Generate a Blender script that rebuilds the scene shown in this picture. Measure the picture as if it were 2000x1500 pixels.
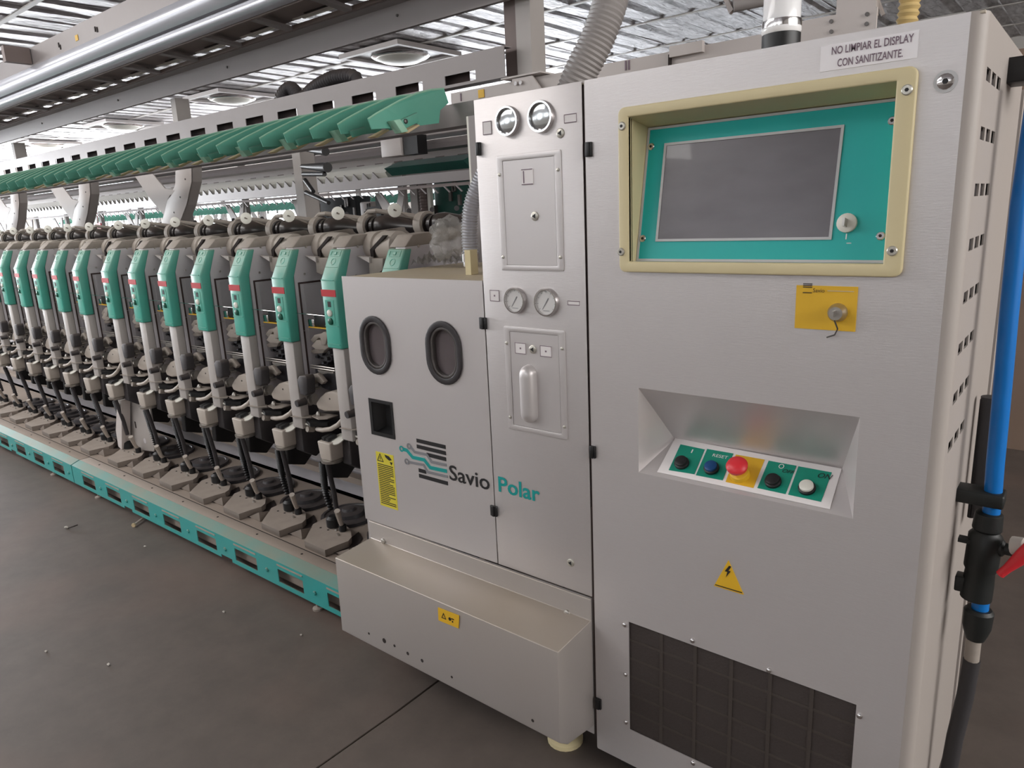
import bpy, bmesh, math, random
from mathutils import Vector, Matrix
random.seed(7)
for o in list(bpy.data.objects): bpy.data.objects.remove(o)
SC = bpy.context.scene
COL = SC.collection
# ------------------------------------------------------------------ camera
EYE = Vector((0, 0, 1.45))
YAW, PITCH, ROLL, FPX = math.radians(-39.72871698), math.radians(-13.5200588), math.radians(-2.63125751), 1401.5619
f_ = Vector((math.sin(YAW)*math.cos(PITCH), math.cos(YAW)*math.cos(PITCH), math.sin(PITCH)))
r_ = Vector((math.cos(YAW), -math.sin(YAW), 0)); u_ = r_.cross(f_)
c_, s_ = math.cos(ROLL), math.sin(ROLL)
RT, UP = c_*r_ + s_*u_, -s_*r_ + c_*u_
cam_d = bpy.data.cameras.new('camera'); cam = bpy.data.objects.new('camera', cam_d); COL.objects.link(cam)
cam.matrix_world = Matrix(((RT.x, UP.x, -f_.x, EYE.x), (RT.y, UP.y, -f_.y, EYE.y), (RT.z, UP.z, -f_.z, EYE.z), (0, 0, 0, 1)))
cam_d.sensor_width = 36; cam_d.lens = FPX/2000*36; cam_d.clip_start = .02; cam_d.clip_end = 200
SC.camera = cam
# ------------------------------------------------------------------ world, lights, exposure
W = bpy.data.worlds.new('world'); SC.world = W; W.use_nodes = True
W.node_tree.nodes['Background'].inputs[0].default_value = (.86, .93, 1, 1)
W.node_tree.nodes['Background'].inputs[1].default_value = 7.0
def area(name, loc, target, sx, sy, power, col=(1, 1, 1)):
    l = bpy.data.lights.new(name, 'AREA'); l.shape = 'RECTANGLE'; l.size = sx; l.size_y = sy; l.energy = power; l.color = col
    o = bpy.data.objects.new(name, l); COL.objects.link(o); o.location = loc
    o.rotation_euler = (Vector(target)-Vector(loc)).to_track_quat('-Z', 'Y').to_euler(); return o
area('skylight_over_aisle', (-6.2, -.9, 3.62), (-6.0, -.3, 0), 7.5, 1.3, 215, (1, .97, .95))  # overhead fill added to grade the cabinet fronts; no skylight opening here
area('window_light_left', (-27.4, 4, 2.4), (0, 4, 2.2), 17, 2.4, 3600, (.93, .96, 1))
area('window_light_front', (-7, -6.1, 2.95), (-7, 6, 2.4), 19, 1.15, 82, (.95, .97, 1))
area('window_light_back', (-18, 13.8, 2.3), (-18, 0, 2.4), 18, 1.6, 900, (.93, .96, 1))
area('window_light_right', (4.1, 1.5, 2.6), (0, 1.5, 1.6), 5, 1.4, 210, (1, .98, .96))  # fill added for right-facing sides; the right wall has no window
SC.view_settings.view_transform = 'Standard'; SC.view_settings.look = 'None'
SC.view_settings.exposure = 0.0; SC.view_settings.gamma = 1.0; SC.view_settings.use_curve_mapping = False

# ------------------------------------------------------------------ pixel -> world point on a plane at its true distance
def ray(px, py):
    return RT*((px-1000)/FPX) + UP*(-(py-750)/FPX) + f_
def P(px, py, Y=None, X=None, Z=None):
    d = ray(px, py)
    if Y is not None: return EYE + d*((Y-EYE.y)/d.y)
    if X is not None: return EYE + d*((X-EYE.x)/d.x)
    return EYE + d*((Z-EYE.z)/d.z)

# ------------------------------------------------------------------ materials
def lin(c): return tuple(((v/255)/12.92 if v/255 <= .04045 else ((v/255+.055)/1.055)**2.4) for v in c) + (1,)
MATS = {}
def mat(name, rgb, rough=.5, metal=0, noise=.06, scale=20, bump=0, emit=0, dust=None, trans=0, alpha=1, stretch=None, coat=0, spec=None, dscale=6):
    m = bpy.data.materials.new(name); m.use_nodes = True; nt = m.node_tree; N = nt.nodes; L = nt.links
    b = N['Principled BSDF']; b.inputs['Roughness'].default_value = rough; b.inputs['Metallic'].default_value = metal
    if spec is not None: b.inputs['Specular IOR Level'].default_value = spec
    tc = N.new('ShaderNodeTexCoord'); mp = N.new('ShaderNodeMapping'); L.new(tc.outputs['Object'], mp.inputs[0])
    if stretch: mp.inputs['Scale'].default_value = stretch
    nz = N.new('ShaderNodeTexNoise'); nz.inputs['Scale'].default_value = scale; nz.inputs['Detail'].default_value = 4
    L.new(mp.outputs[0], nz.inputs[0])
    c = lin(rgb)
    mx = N.new('ShaderNodeMix'); mx.data_type = 'RGBA'
    mx.inputs[6].default_value = tuple(v*(1-noise) for v in c[:3])+(1,); mx.inputs[7].default_value = tuple(min(1, v*(1+noise)) for v in c[:3])+(1,)
    L.new(nz.outputs[0], mx.inputs[0]); out = mx.outputs[2]
    if dust:   # dust lying on whatever faces up, in patches
        dcol, amt = dust
        g = N.new('ShaderNodeNewGeometry'); sp = N.new('ShaderNodeSeparateXYZ'); L.new(g.outputs['Normal'], sp.inputs[0])
        rmp = N.new('ShaderNodeMapRange'); rmp.inputs[1].default_value = -.1; rmp.inputs[2].default_value = .8
        rmp.inputs[3].default_value = amt*.12; rmp.inputs[4].default_value = amt; L.new(sp.outputs[2], rmp.inputs[0])
        n2 = N.new('ShaderNodeTexNoise'); n2.inputs['Scale'].default_value = dscale; n2.inputs['Detail'].default_value = 5; L.new(tc.outputs['Object'], n2.inputs[0])
        r2 = N.new('ShaderNodeMapRange'); r2.inputs[1].default_value = .3; r2.inputs[2].default_value = .65; r2.inputs[3].default_value = .6; r2.inputs[4].default_value = 1; L.new(n2.outputs[0], r2.inputs[0])
        mu = N.new('ShaderNodeMath'); mu.operation = 'MULTIPLY'; L.new(rmp.outputs[0], mu.inputs[0]); L.new(r2.outputs[0], mu.inputs[1])
        m2 = N.new('ShaderNodeMix'); m2.data_type = 'RGBA'; L.new(mu.outputs[0], m2.inputs[0]); L.new(out, m2.inputs[6]); m2.inputs[7].default_value = lin(dcol); out = m2.outputs[2]
    L.new(out, b.inputs['Base Color'])
    if bump:
        bp = N.new('ShaderNodeBump'); bp.inputs['Strength'].default_value = bump; bp.inputs['Distance'].default_value = .01
        L.new(nz.outputs[0], bp.inputs['Height']); L.new(bp.outputs[0], b.inputs['Normal'])
    if emit: b.inputs['Emission Color'].default_value = c; b.inputs['Emission Strength'].default_value = emit
    if trans: b.inputs['Transmission Weight'].default_value = trans
    if alpha < 1: b.inputs['Alpha'].default_value = alpha
    if coat: b.inputs['Coat Weight'].default_value = coat
    MATS[name] = m; return m
TAN = (172, 160, 149)
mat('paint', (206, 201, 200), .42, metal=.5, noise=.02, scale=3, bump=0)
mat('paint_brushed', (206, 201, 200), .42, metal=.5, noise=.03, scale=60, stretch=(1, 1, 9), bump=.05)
mat('paint_side', (166, 158, 152), .55, noise=.02, scale=3)  # cabinet paint again, its colour darkened to hold back light on the side
mat('paint_dusty', (196, 186, 172), .6, noise=.05, scale=5, dust=((196, 180, 150), .9))
mat('cover_paint', (176, 170, 167), .4, metal=.35, noise=.03, scale=4, dust=((164, 150, 130), .7), dscale=3)
mat('frame_grey', (142, 135, 134), .42, metal=.1, noise=.04, scale=8)
mat('rail_alu', (205, 207, 215), .28, metal=.55, noise=.04, scale=3, stretch=(.3, 6, 6))
mat('frame_light', (196, 188, 184), .5, noise=.03, scale=8)
mat('truss_dark', (132, 118, 114), .6, noise=.08, scale=8)
mat('plate_grey', (196, 192, 196), .45, noise=.05, scale=10, dust=(TAN, .4), dscale=9)
mat('post_grey', (176, 170, 166), .5, noise=.04, scale=10)
mat('green', (66, 176, 158), .42, noise=.05, scale=14, dust=((160, 165, 145), .85), dscale=20)
mat('wing_green', (88, 164, 144), .45, noise=.05, scale=14, dust=((140, 150, 138), .55))
mat('wing_edge', (150, 196, 172), .5)
mat('wing_tan', (196, 176, 140), .6, noise=.05)
mat('teal_rail', (12, 158, 156), .45, noise=.12, scale=6, dust=((134, 136, 120), .9), dscale=5)
mat('red', (190, 34, 44), .4)
mat('white_plastic', (226, 224, 214), .4, noise=.03)
mat('green_dark', (14, 84, 66), .35)
mat('black', (22, 22, 24), .45, noise=.2)
mat('black_gloss', (30, 28, 30), .3, noise=.2, dust=((110, 96, 88), .5), dscale=15)
mat('black_dusty', (52, 50, 54), .6, noise=.2, dust=((120, 108, 100), .5), dscale=30)
mat('navy_part', (46, 48, 56), .45, noise=.3, scale=40, dust=((110, 100, 94), .5), dscale=30)
mat('steel', (190, 186, 180), .3, metal=.9, noise=.1, scale=40)
mat('steel_dark', (96, 92, 90), .4, metal=.7, noise=.2, scale=40)
mat('dusty_metal', (146, 138, 130), .6, noise=.15, scale=50, dust=(TAN, .8), dscale=30)
mat('tan_cover', (180, 170, 160), .5, noise=.05, scale=12)
mat('base_tan', (160, 147, 136), .75, noise=.08, scale=6, bump=.1)
mat('tray', (134, 124, 116), .6, noise=.1, scale=20, dust=(TAN, .8), dscale=14)
mat('slot_dark', (44, 36, 34), .8, noise=.2)
mat('gap', (70, 56, 54), .9)
mat('beige_bezel', (216, 202, 160), .5, noise=.03, scale=12)
mat('teal_panel', (0, 176, 170), .42, noise=.03, scale=4)
mat('button_green', (0, 140, 116), .5, noise=.06, scale=30)
mat('screen', (108, 104, 108), .3, noise=.25, scale=9, coat=.3, stretch=(1, 1, 2.5))
mat('silver_trim', (190, 190, 190), .35, noise=.02)
mat('screw', (190, 186, 176), .35, metal=.6)
mat('yellow', (226, 178, 40), .5, noise=.04)
mat('yellow_label', (214, 200, 60), .5, noise=.04)
mat('orange_yellow', (226, 182, 40), .5)
mat('red_button', (224, 48, 58), .4)
mat('blue_button', (10, 72, 130), .4)
mat('ink', (26, 24, 26), .6)
mat('ink_soft', (120, 100, 112), .6)
mat('ink_teal', (0, 150, 146), .5)
mat('ink_grey', (128, 128, 132), .5)
mat('label_white', (236, 231, 230), .5, noise=.03)
mat('label_paper', (240, 236, 238), .35, noise=.02)
mat('chrome', (215, 212, 212), .12, metal=1, noise=.03)
mat('gauge_face', (222, 220, 218), .35)
mat('gauge_mirror', (200, 204, 206), .14, metal=.85, noise=.1, scale=30)
mat('gasket', (44, 40, 42), .5, noise=.1)
mat('oval_pane', (96, 88, 90), .15, noise=.15, scale=14, coat=.6)
mat('grille', (60, 52, 49), .8, noise=.15, scale=200, bump=.2)
mat('grille_ridge', (66, 58, 53), .8, noise=.15, scale=200)
mat('blue_pipe', (0, 110, 190), .35)
mat('conduit', (52, 50, 52), .6)
mat('valve_black', (20, 24, 24), .5, noise=.2, scale=60)
mat('valve_red', (214, 44, 54), .4)
mat('hose_grey', (150, 145, 143), .5, noise=.05)
mat('hose_silver', (196, 196, 200), .3, metal=.6)
mat('hose_yellow', (206, 180, 124), .5)
mat('lamp_clear', (238, 238, 240), .12, noise=.05, scale=10, stretch=(10, 10, 1))
mat('lamp_orange', (255, 150, 40), .4, emit=2)
mat('red_sign', (220, 40, 60), .5)
mat('lint', (190, 184, 176), .9, noise=.1)
mat('wall_brown', (128, 108, 94), .85, noise=.15, scale=3, bump=.1)
mat('wall_cream', (206, 200, 192), .8, noise=.05, scale=3)
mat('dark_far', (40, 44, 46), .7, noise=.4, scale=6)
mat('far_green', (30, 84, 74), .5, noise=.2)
mat('rib_white', (206, 200, 194), .5, noise=.05)
mat('daylight', (255, 255, 255), .5, emit=1.6)
# concrete floor
def floor_mat():
    m = mat('concrete', (93, 84, 78), .62, noise=.16, scale=1.3, bump=.05)
    nt = m.node_tree; N = nt.nodes; L = nt.links; b = N['Principled BSDF']
    tc = N.new('ShaderNodeTexCoord'); n = N.new('ShaderNodeTexNoise'); n.inputs['Scale'].default_value = 9; n.inputs['Detail'].default_value = 8; n.inputs['Roughness'].default_value = .7
    L.new(tc.outputs['Object'], n.inputs[0]); old = b.inputs['Base Color'].links[0].from_socket
    r = N.new('ShaderNodeMapRange'); r.inputs[1].default_value = .3; r.inputs[2].default_value = .7; r.inputs[3].default_value = .84; r.inputs[4].default_value = 1.12; L.new(n.outputs[0], r.inputs[0])
    v = N.new('ShaderNodeVectorMath'); v.operation = 'SCALE'; L.new(old, v.inputs[0]); L.new(r.outputs[0], v.inputs['Scale'])
    n3 = N.new('ShaderNodeTexNoise'); n3.inputs['Scale'].default_value = 1.1; n3.inputs['Detail'].default_value = 2; L.new(tc.outputs['Object'], n3.inputs[0])
    cr = N.new('ShaderNodeMapRange'); cr.inputs[1].default_value = .5; cr.inputs[2].default_value = .75; cr.inputs[3].default_value = 0; cr.inputs[4].default_value = .5; L.new(n3.outputs[0], cr.inputs[0])
    mx = N.new('ShaderNodeMix'); mx.data_type = 'RGBA'; L.new(cr.outputs[0], mx.inputs[0]); L.new(v.outputs[0], mx.inputs[6]); mx.inputs[7].default_value = lin((128, 104, 92)); L.new(mx.outputs[2], b.inputs['Base Color'])
floor_mat()
# crumpled reflective foil ceiling
def foil_mat():
    m = bpy.data.materials.new('foil'); m.use_nodes = True; N = m.node_tree.nodes; L = m.node_tree.links; b = N['Principled BSDF']
    b.inputs['Metallic'].default_value = .45; b.inputs['Roughness'].default_value = .42
    tc = N.new('ShaderNodeTexCoord'); mp = N.new('ShaderNodeMapping'); mp.inputs['Scale'].default_value = (3.2, .9, 1); L.new(tc.outputs['Object'], mp.inputs[0])
    n = N.new('ShaderNodeTexNoise'); n.inputs['Scale'].default_value = 5; n.inputs['Detail'].default_value = 6; n.inputs['Roughness'].default_value = .6; n.inputs['Distortion'].default_value = .6; L.new(mp.outputs[0], n.inputs[0])
    cr = N.new('ShaderNodeValToRGB'); cr.color_ramp.elements[0].color = lin((146, 140, 141)); cr.color_ramp.elements[0].position = .3; cr.color_ramp.elements[1].color = lin((214, 210, 211)); cr.color_ramp.elements[1].position = .7
    L.new(n.outputs[0], cr.inputs[0]); L.new(cr.outputs[0], b.inputs['Base Color'])
    bp = N.new('ShaderNodeBump'); bp.inputs['Strength'].default_value = .6; bp.inputs['Distance'].default_value = .05; L.new(n.outputs[0], bp.inputs['Height']); L.new(bp.outputs[0], b.inputs['Normal'])
    MATS['foil'] = m
foil_mat()
# clear film and glass
def clear_mat(name, rgb, a, rough=.15, bump=0):
    m = bpy.data.materials.new(name); m.use_nodes = True; N = m.node_tree.nodes; L = m.node_tree.links; b = N['Principled BSDF']
    b.inputs['Base Color'].default_value = lin(rgb); b.inputs['Alpha'].default_value = a; b.inputs['Roughness'].default_value = rough
    if bump:
        n = N.new('ShaderNodeTexNoise'); n.inputs['Scale'].default_value = 22; n.inputs['Detail'].default_value = 5; n.inputs['Distortion'].default_value = 1.5
        bp = N.new('ShaderNodeBump'); bp.inputs['Strength'].default_value = bump; bp.inputs['Distance'].default_value = .02; L.new(n.outputs[0], bp.inputs['Height']); L.new(bp.outputs[0], b.inputs['Normal'])
    MATS[name] = m
clear_mat('film', (240, 236, 230), .38, .12, 1.0)
clear_mat('window_glass', (240, 246, 250), .12, .05)

# ------------------------------------------------------------------ mesh builder
class MB:
    def __init__(s): s.v = []; s.f = []
    def add(s, vs, fs):
        n = len(s.v); s.v += [tuple(v) for v in vs]; s.f += [tuple(i+n for i in f) for f in fs]; return s
    def box(s, x0, x1, y0, y1, z0, z1):
        return s.add([(x, y, z) for z in (z0, z1) for y in (y0, y1) for x in (x0, x1)], [(0, 2, 3, 1), (4, 5, 7, 6), (0, 1, 5, 4), (2, 6, 7, 3), (0, 4, 6, 2), (1, 3, 7, 5)])
    def extr(s, pts, d):   # planar polygon (3d points) pushed along d
        n = len(pts); d = Vector(d); a = [Vector(p) for p in pts]; b = [p+d for p in a]
        return s.add(a+b, [tuple(range(n))[::-1], tuple(range(n, 2*n))]+[(i, (i+1) % n, (i+1) % n+n, i+n) for i in range(n)])
    def yz(s, pts, x0, x1): return s.extr([(x0, y, z) for y, z in pts], (x1-x0, 0, 0))
    def xz(s, pts, y0, y1): return s.extr([(x, y0, z) for x, z in pts], (0, y1-y0, 0))
    def xy(s, pts, z0, z1): return s.extr([(x, y, z0) for x, y in pts], (0, 0, z1-z0))
    def frames(s, path):
        path = [Vector(p) for p in path]; fr = []
        up = Vector((0, 0, 1))
        for i, p in enumerate(path):
            t = (path[min(i+1, len(path)-1)]-path[max(i-1, 0)]).normalized()
            if i == 0:
                if abs(t.z) > .9: up = Vector((0, 1, 0))
                a = t.cross(up).normalized()
            else: a = (a-t*a.dot(t)).normalized()
            fr.append((p, a, t.cross(a)))
        return fr
    def tube(s, path, r, n=10, caps=True):
        rs = r if isinstance(r, (list, tuple)) else [r]*len(path); fr = s.frames(path); vs = []; fs = []
        for (p, a, b), rr in zip(fr, rs):
            for k in range(n):
                t = 2*math.pi*k/n; vs.append(p+a*(rr*math.cos(t))+b*(rr*math.sin(t)))
        for i in range(len(path)-1):
            for k in range(n): fs.append((i*n+k, i*n+(k+1) % n, (i+1)*n+(k+1) % n, (i+1)*n+k))
        if caps: fs += [tuple(range(n))[::-1], tuple(range((len(path)-1)*n, len(path)*n))]
        return s.add(vs, fs)
    def cyl(s, p0, p1, r0, r1=None, n=14): return s.tube([p0, p1], [r0, r0 if r1 is None else r1], n)
    def lathe(s, p, ax, prof, n=16, caps=True):   # prof: (distance along axis, radius)
        ax = Vector(ax).normalized(); p = Vector(p)
        q = Vector((0, 0, 1)) if abs(ax.z) < .9 else Vector((1, 0, 0)); a = ax.cross(q).normalized(); b = ax.cross(a); vs = []; fs = []
        for t, r in prof:
            for k in range(n):
                th = 2*math.pi*k/n; vs.append(p+ax*t+a*(r*math.cos(th))+b*(r*math.sin(th)))
        for i in range(len(prof)-1):
            for k in range(n): fs.append((i*n+k, i*n+(k+1) % n, (i+1)*n+(k+1) % n, (i+1)*n+k))
        if caps: fs += [tuple(range(n))[::-1], tuple(range((len(prof)-1)*n, len(prof)*n))]
        return s.add(vs, fs)
    def corr(s, path, r, pitch, amp, n=16):   # corrugated hose along a path
        path = [Vector(p) for p in path]; pts = []; rs = []; acc = 0
        fine = []
        for i in range(len(path)-1):
            p0 = path[max(i-1, 0)]; p1 = path[i]; p2 = path[i+1]; p3 = path[min(i+2, len(path)-1)]
            for k in range(12):
                t = k/12; fine.append(.5*((2*p1)+(p2-p0)*t+(2*p0-5*p1+4*p2-p3)*t*t+(3*p1-p0-3*p2+p3)*t**3))
        fine.append(path[-1]); tot = sum((fine[i+1]-fine[i]).length for i in range(len(fine)-1)); m = max(4, int(tot/pitch)*2); j = 0; acc = 0
        for k in range(m+1):
            d = tot*k/m
            while j < len(fine)-2 and acc+(fine[j+1]-fine[j]).length < d: acc += (fine[j+1]-fine[j]).length; j += 1
            L = (fine[j+1]-fine[j]).length or 1; pts.append(fine[j].lerp(fine[j+1], min(1, (d-acc)/L))); rs.append(r+(amp if k % 2 else -amp))
        return s.tube(pts, rs, n)
    def plate(s, x0, x1, z0, z1, y, th, holes):   # wall in the xz plane, front at y, with rectangular holes
        xs = sorted({x0, x1, *[h[0] for h in holes], *[h[1] for h in holes]}); zs = sorted({z0, z1, *[h[2] for h in holes], *[h[3] for h in holes]})
        inh = lambda x, z: any(h[0] < x < h[1] and h[2] < z < h[3] for h in holes) or not (x0 < x < x1 and z0 < z < z1)
        bm = bmesh.new(); vd = {}
        def V(x, z):
            if (x, z) not in vd: vd[(x, z)] = bm.verts.new((x, y, z))
            return vd[(x, z)]
        for i in range(len(xs)-1):
            for j in range(len(zs)-1):
                if not inh((xs[i]+xs[i+1])/2, (zs[j]+zs[j+1])/2): bm.faces.new((V(xs[i], zs[j]), V(xs[i+1], zs[j]), V(xs[i+1], zs[j+1]), V(xs[i], zs[j+1])))
        fs = bm.faces[:]; r = bmesh.ops.extrude_face_region(bm, geom=fs)
        bmesh.ops.translate(bm, verts=[g for g in r['geom'] if isinstance(g, bmesh.types.BMVert)], vec=(0, th, 0))
        bm.verts.index_update(); s.add([v.co.copy() for v in bm.verts], [[v.index for v in f.verts] for f in bm.faces]); bm.free(); return s
    def build(s, name, m, parent=None, smooth=False, bevel=0, origin=None, label=None, seg=2):
        off = Vector(origin) if origin is not None else (parent_world(parent) if parent else Vector())
        me = bpy.data.meshes.new(name); me.from_pydata([Vector(v)-off for v in s.v], [], s.f)
        bm = bmesh.new(); bm.from_mesh(me); bmesh.ops.recalc_face_normals(bm, faces=bm.faces)
        if bevel: bmesh.ops.bevel(bm, geom=[e for e in bm.edges if len(e.link_faces) == 2 and e.calc_face_angle(0) > .6], offset=bevel, segments=seg, profile=.5, affect='EDGES', clamp_overlap=True)
        bm.to_mesh(me); bm.free()
        me.materials.append(MATS[m] if isinstance(m, str) else m)
        if smooth or bevel:
            for p in me.polygons: p.use_smooth = True
            me.set_sharp_from_angle(angle=.7 if smooth else .9)
        o = bpy.data.objects.new(name, me); COL.objects.link(o)
        if parent: o.parent = parent
        if origin is not None and not parent: o.location = off
        if label: o['label'] = label
        return o
def parent_world(p):
    v = Vector()
    while p: v += p.location; p = p.parent
    return v
def thing(name, label, cat, loc=(0, 0, 0), group=None):
    o = bpy.data.objects.new(name, None); COL.objects.link(o); o.location = loc; o.empty_display_size = .05
    o['label'] = label; o['category'] = cat; o['kind'] = 'thing'
    if group: o['group'] = group
    return o
def tag(o, label, cat, group=None, kind='thing'):
    o['label'] = label; o['category'] = cat; o['kind'] = kind
    if group: o['group'] = group
    return o
def structure(o, label=None):
    o['kind'] = 'structure'
    if label: o['label'] = label
    return o
def dup(root, shift, label, group=None):
    r = root.copy(); COL.objects.link(r); r.location = root.location+Vector(shift); r['label'] = label
    for ch in root.children:
        c = ch.copy(); COL.objects.link(c); c.parent = r
        for g in ch.children:
            d = g.copy(); COL.objects.link(d); d.parent = c
    return r
ONES = ['first', 'second', 'third', 'fourth', 'fifth', 'sixth', 'seventh', 'eighth', 'ninth', 'tenth', 'eleventh', 'twelfth', 'thirteenth', 'fourteenth', 'fifteenth', 'sixteenth', 'seventeenth', 'eighteenth', 'nineteenth']
TENS = {20: ('twentieth', 'twenty'), 30: ('thirtieth', 'thirty'), 40: ('fortieth', 'forty')}
def nth(i):
    if i < 20: return ONES[i-1]
    t = i//10*10; return TENS[t][0] if i == t else TENS[t][1]+'-'+ONES[i-t-1]
def text(s, origin, U, V, width, height, m, parent, name='lettering', off=.0008, bold=0, shear=0):
    cu = bpy.data.curves.new('t', 'FONT'); cu.body = s; cu.offset = bold; cu.shear = shear; cu.resolution_u = 3
    o = bpy.data.objects.new('t', cu); COL.objects.link(o); dg = bpy.context.evaluated_depsgraph_get()
    me = bpy.data.meshes.new_from_object(o.evaluated_get(dg)); bpy.data.objects.remove(o); bpy.data.curves.remove(cu)
    xs = [v.co.x for v in me.vertices]; ys = [v.co.y for v in me.vertices]
    x0, x1, y0, y1 = min(xs), max(xs), min(ys), max(ys); sx = width/(x1-x0); sy = height/(y1-y0) if height else sx
    U = Vector(U).normalized(); V = Vector(V).normalized(); Nn = U.cross(V); off0 = parent_world(parent)
    base = Vector(origin)+Nn*off-off0
    for v in me.vertices: v.co = base+U*((v.co.x-x0)*sx)+V*((v.co.y-y0)*sy)
    me.materials.clear(); me.materials.append(MATS[m]); me.name = name
    ob = bpy.data.objects.new(name, me); COL.objects.link(ob); ob.parent = parent; return ob
def oval(cx, cz, hw, hh, n=10):   # stadium outline in xz
    r = hw; L = hh-hw; pts = []
    for k in range(n+1): t = math.pi*k/n; pts.append((cx+r*math.cos(t), cz+L+r*math.sin(t)))
    for k in range(n+1): t = math.pi+math.pi*k/n; pts.append((cx+r*math.cos(t), cz-L+r*math.sin(t)))
    return pts
def ring_xz(mb, outer, inner, y0, y1):   # ring between two outlines, front y0 (towards the viewer), back y1
    n = len(outer); vs = [(x, y0, z) for x, z in outer]+[(x, y0, z) for x, z in inner]+[(x, y1, z) for x, z in outer]+[(x, y1, z) for x, z in inner]; fs = []
    for i in range(n):
        j = (i+1) % n; fs += [(i, j, n+j, n+i), (2*n+i, 3*n+i, 3*n+j, 2*n+j), (i, 2*n+i, 2*n+j, j), (n+i, n+j, 3*n+j, 3*n+i)]
    return mb.add(vs, fs)

# ================================================================== SETTING
D = 1.36
def F(px, py): return P(px, py, Y=D)
XL, XR, YF, YB, CEIL = -29.0, 4.5, -6.5, 14.5, 3.75
# floor: base and two cast slabs with an open joint between them
fl = structure(MB().box(XL, XR, YF, YB, -.3, -.02).build('floor', 'gap'))
rj = random.Random(3)
jp = [(-1.505+rj.uniform(-.006, .006), YF+(YB-YF)*i/60) for i in range(61)]
MB().xy([(XL, YF)]+[(x-.004, y) for x, y in jp]+[(XL, YB)], -.02, 0).build('slab', 'concrete', fl)
MB().xy([(x+.004, y) for x, y in jp]+[(XR, YB), (XR, YF)], -.02, 0).build('slab', 'concrete', fl)
# ceiling: folded foil sheeting, ribs run along Y
m = MB(); x = XL; prof = []
while x < XR:
    prof += [(x, CEIL), (x+.25, CEIL), (x+.29, CEIL+.022), (x+.36, CEIL+.022), (x+.40, CEIL)]; x += .4
ys = [YF+(YB-YF)*i/24 for i in range(25)]
rr = random.Random(5); vs = [(px_, y, pz+rr.uniform(-.012, .012)) for y in ys for px_, pz in prof]; n = len(prof)
m.add(vs, [(j*n+i, j*n+i+1, (j+1)*n+i+1, (j+1)*n+i) for j in range(24) for i in range(n-1)])
ce = structure(m.build('ceiling', 'foil'))
m = MB().box(XL, XR, YF, YB, CEIL+.07, CEIL+.2); m.build('roof_deck', 'frame_grey', ce)
for k in range(14):
    MB().box(XL, XR, -5.5+k*1.45, -5.44+k*1.45, CEIL-.012, CEIL).build('purlin_strip', 'rib_white', ce)
# walls with window openings
def wall_x(name, X, th, wins):   # wall in the yz plane
    mb = MB().plate(YF, YB, 0, CEIL+.07, 0, th, wins); mb.v = [(X+v[1], v[0], v[2]) for v in mb.v]; return structure(mb.build(name, 'wall_cream'))
def wall_y(name, Y, th, wins): return structure(MB().plate(XL, XR, 0, CEIL+.07, Y, th, wins).build(name, 'wall_cream'))
winL = [(-5+4.8*i, -.6+4.8*i, .9, 3.45) for i in range(4)]
winB = [(-27.5+4.1*i, -24.1+4.1*i, 1.0, 3.1) for i in range(5)]+[(-7.0, -4.6, .9, 2.5)]
winF = [(-26+3.6*i, -24.2+3.6*i, 2.4, 3.3) for i in range(8)]
wall_x('wall_left', XL, -.2, winL); wall_x('wall_right', XR, .2, [])
wall_y('wall_back', YB, .2, winB); wall_y('wall_front', YF, -.2, winF)
wn = 0
def window(cx0, cx1, z0, z1, fixed, axis):
    global wn; wn += 1
    def B(mb, a0, a1, b0, b1, h0, h1): return mb.box(a0, a1, b0, b1, h0, h1) if axis == 'y' else mb.box(b0, b1, a0, a1, h0, h1)
    f = MB(); w = .06
    for a0, a1, h0, h1 in [(cx0, cx1, z0, z0+w), (cx0, cx1, z1-w, z1), (cx0, cx0+w, z0+w, z1-w), (cx1-w, cx1, z0+w, z1-w), ((cx0+cx1)/2-.03, (cx0+cx1)/2+.03, z0+w, z1-w)]: B(f, a0, a1, fixed-.03, fixed+.03, h0, h1)
    o = structure(f.build('window_%d' % wn, 'frame_light')); mid = (cx0+cx1)/2
    for a0, a1 in ((cx0+w, mid-.03), (mid+.03, cx1-w)): B(MB(), a0, a1, fixed-.004, fixed+.004, z0+w, z1-w).build('pane', 'window_glass', o)
for a, b, c, d in winL: window(a, b, c, d, XL-.1, 'x')
for a, b, c, d in winB: window(a, b, c, d, YB+.1, 'y')
for a, b, c, d in winF: window(a, b, c, d, YF-.1, 'y')
structure(MB().box(-.95, 3.2, 4.8, 5.0, 0, 2.15).build('wall_partition', 'wall_brown'), 'brown rendered partition wall behind the control cabinet')

# ceiling skylight domes
def make_dome():
    t = thing('ceiling_skylight', '', 'skylight', (-8.2, 7.7, CEIL-.02), 'square skylights with round domes')
    x, y, z = t.location; w = .62; mb = MB()
    for a, b, c, d in [(-w, w, -w, -w+.07), (-w, w, w-.07, w), (-w, -w+.07, -w+.07, w-.07), (w-.07, w, -w+.07, w-.07)]: mb.box(x+a, x+b, y+c, y+d, z-.06, z)
    mb.build('frame', 'frame_light', t); MB().box(x-w+.07, x+w-.07, y-w+.07, y+w-.07, z-.02, z-.005).build('panel', 'frame_grey', t)
    MB().lathe((x, y, z-.02), (0, 0, -1), [(0, .42), (.03, .42), (.05, .39)]).build('rim', 'chrome', t, smooth=True)
    MB().lathe((x, y, z-.03), (0, 0, -1), [(0, .37), (.05, .35), (.09, .26), (.11, .12), (.115, .01)], n=20).build('dome', 'white_plastic', t, smooth=True)
    return t
dm = make_dome(); dm['label'] = 'square ceiling skylight with round dome, nearest, seen above the slotted beam'
for i, w in enumerate(['second nearest, left of the nearest one', 'third along, above the bright gap left of the post', 'fourth along, farthest left near the bright windows']):
    dup(dm, (-4.55*(i+1), 0, 0), 'square ceiling skylight with round dome, '+w)

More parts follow.
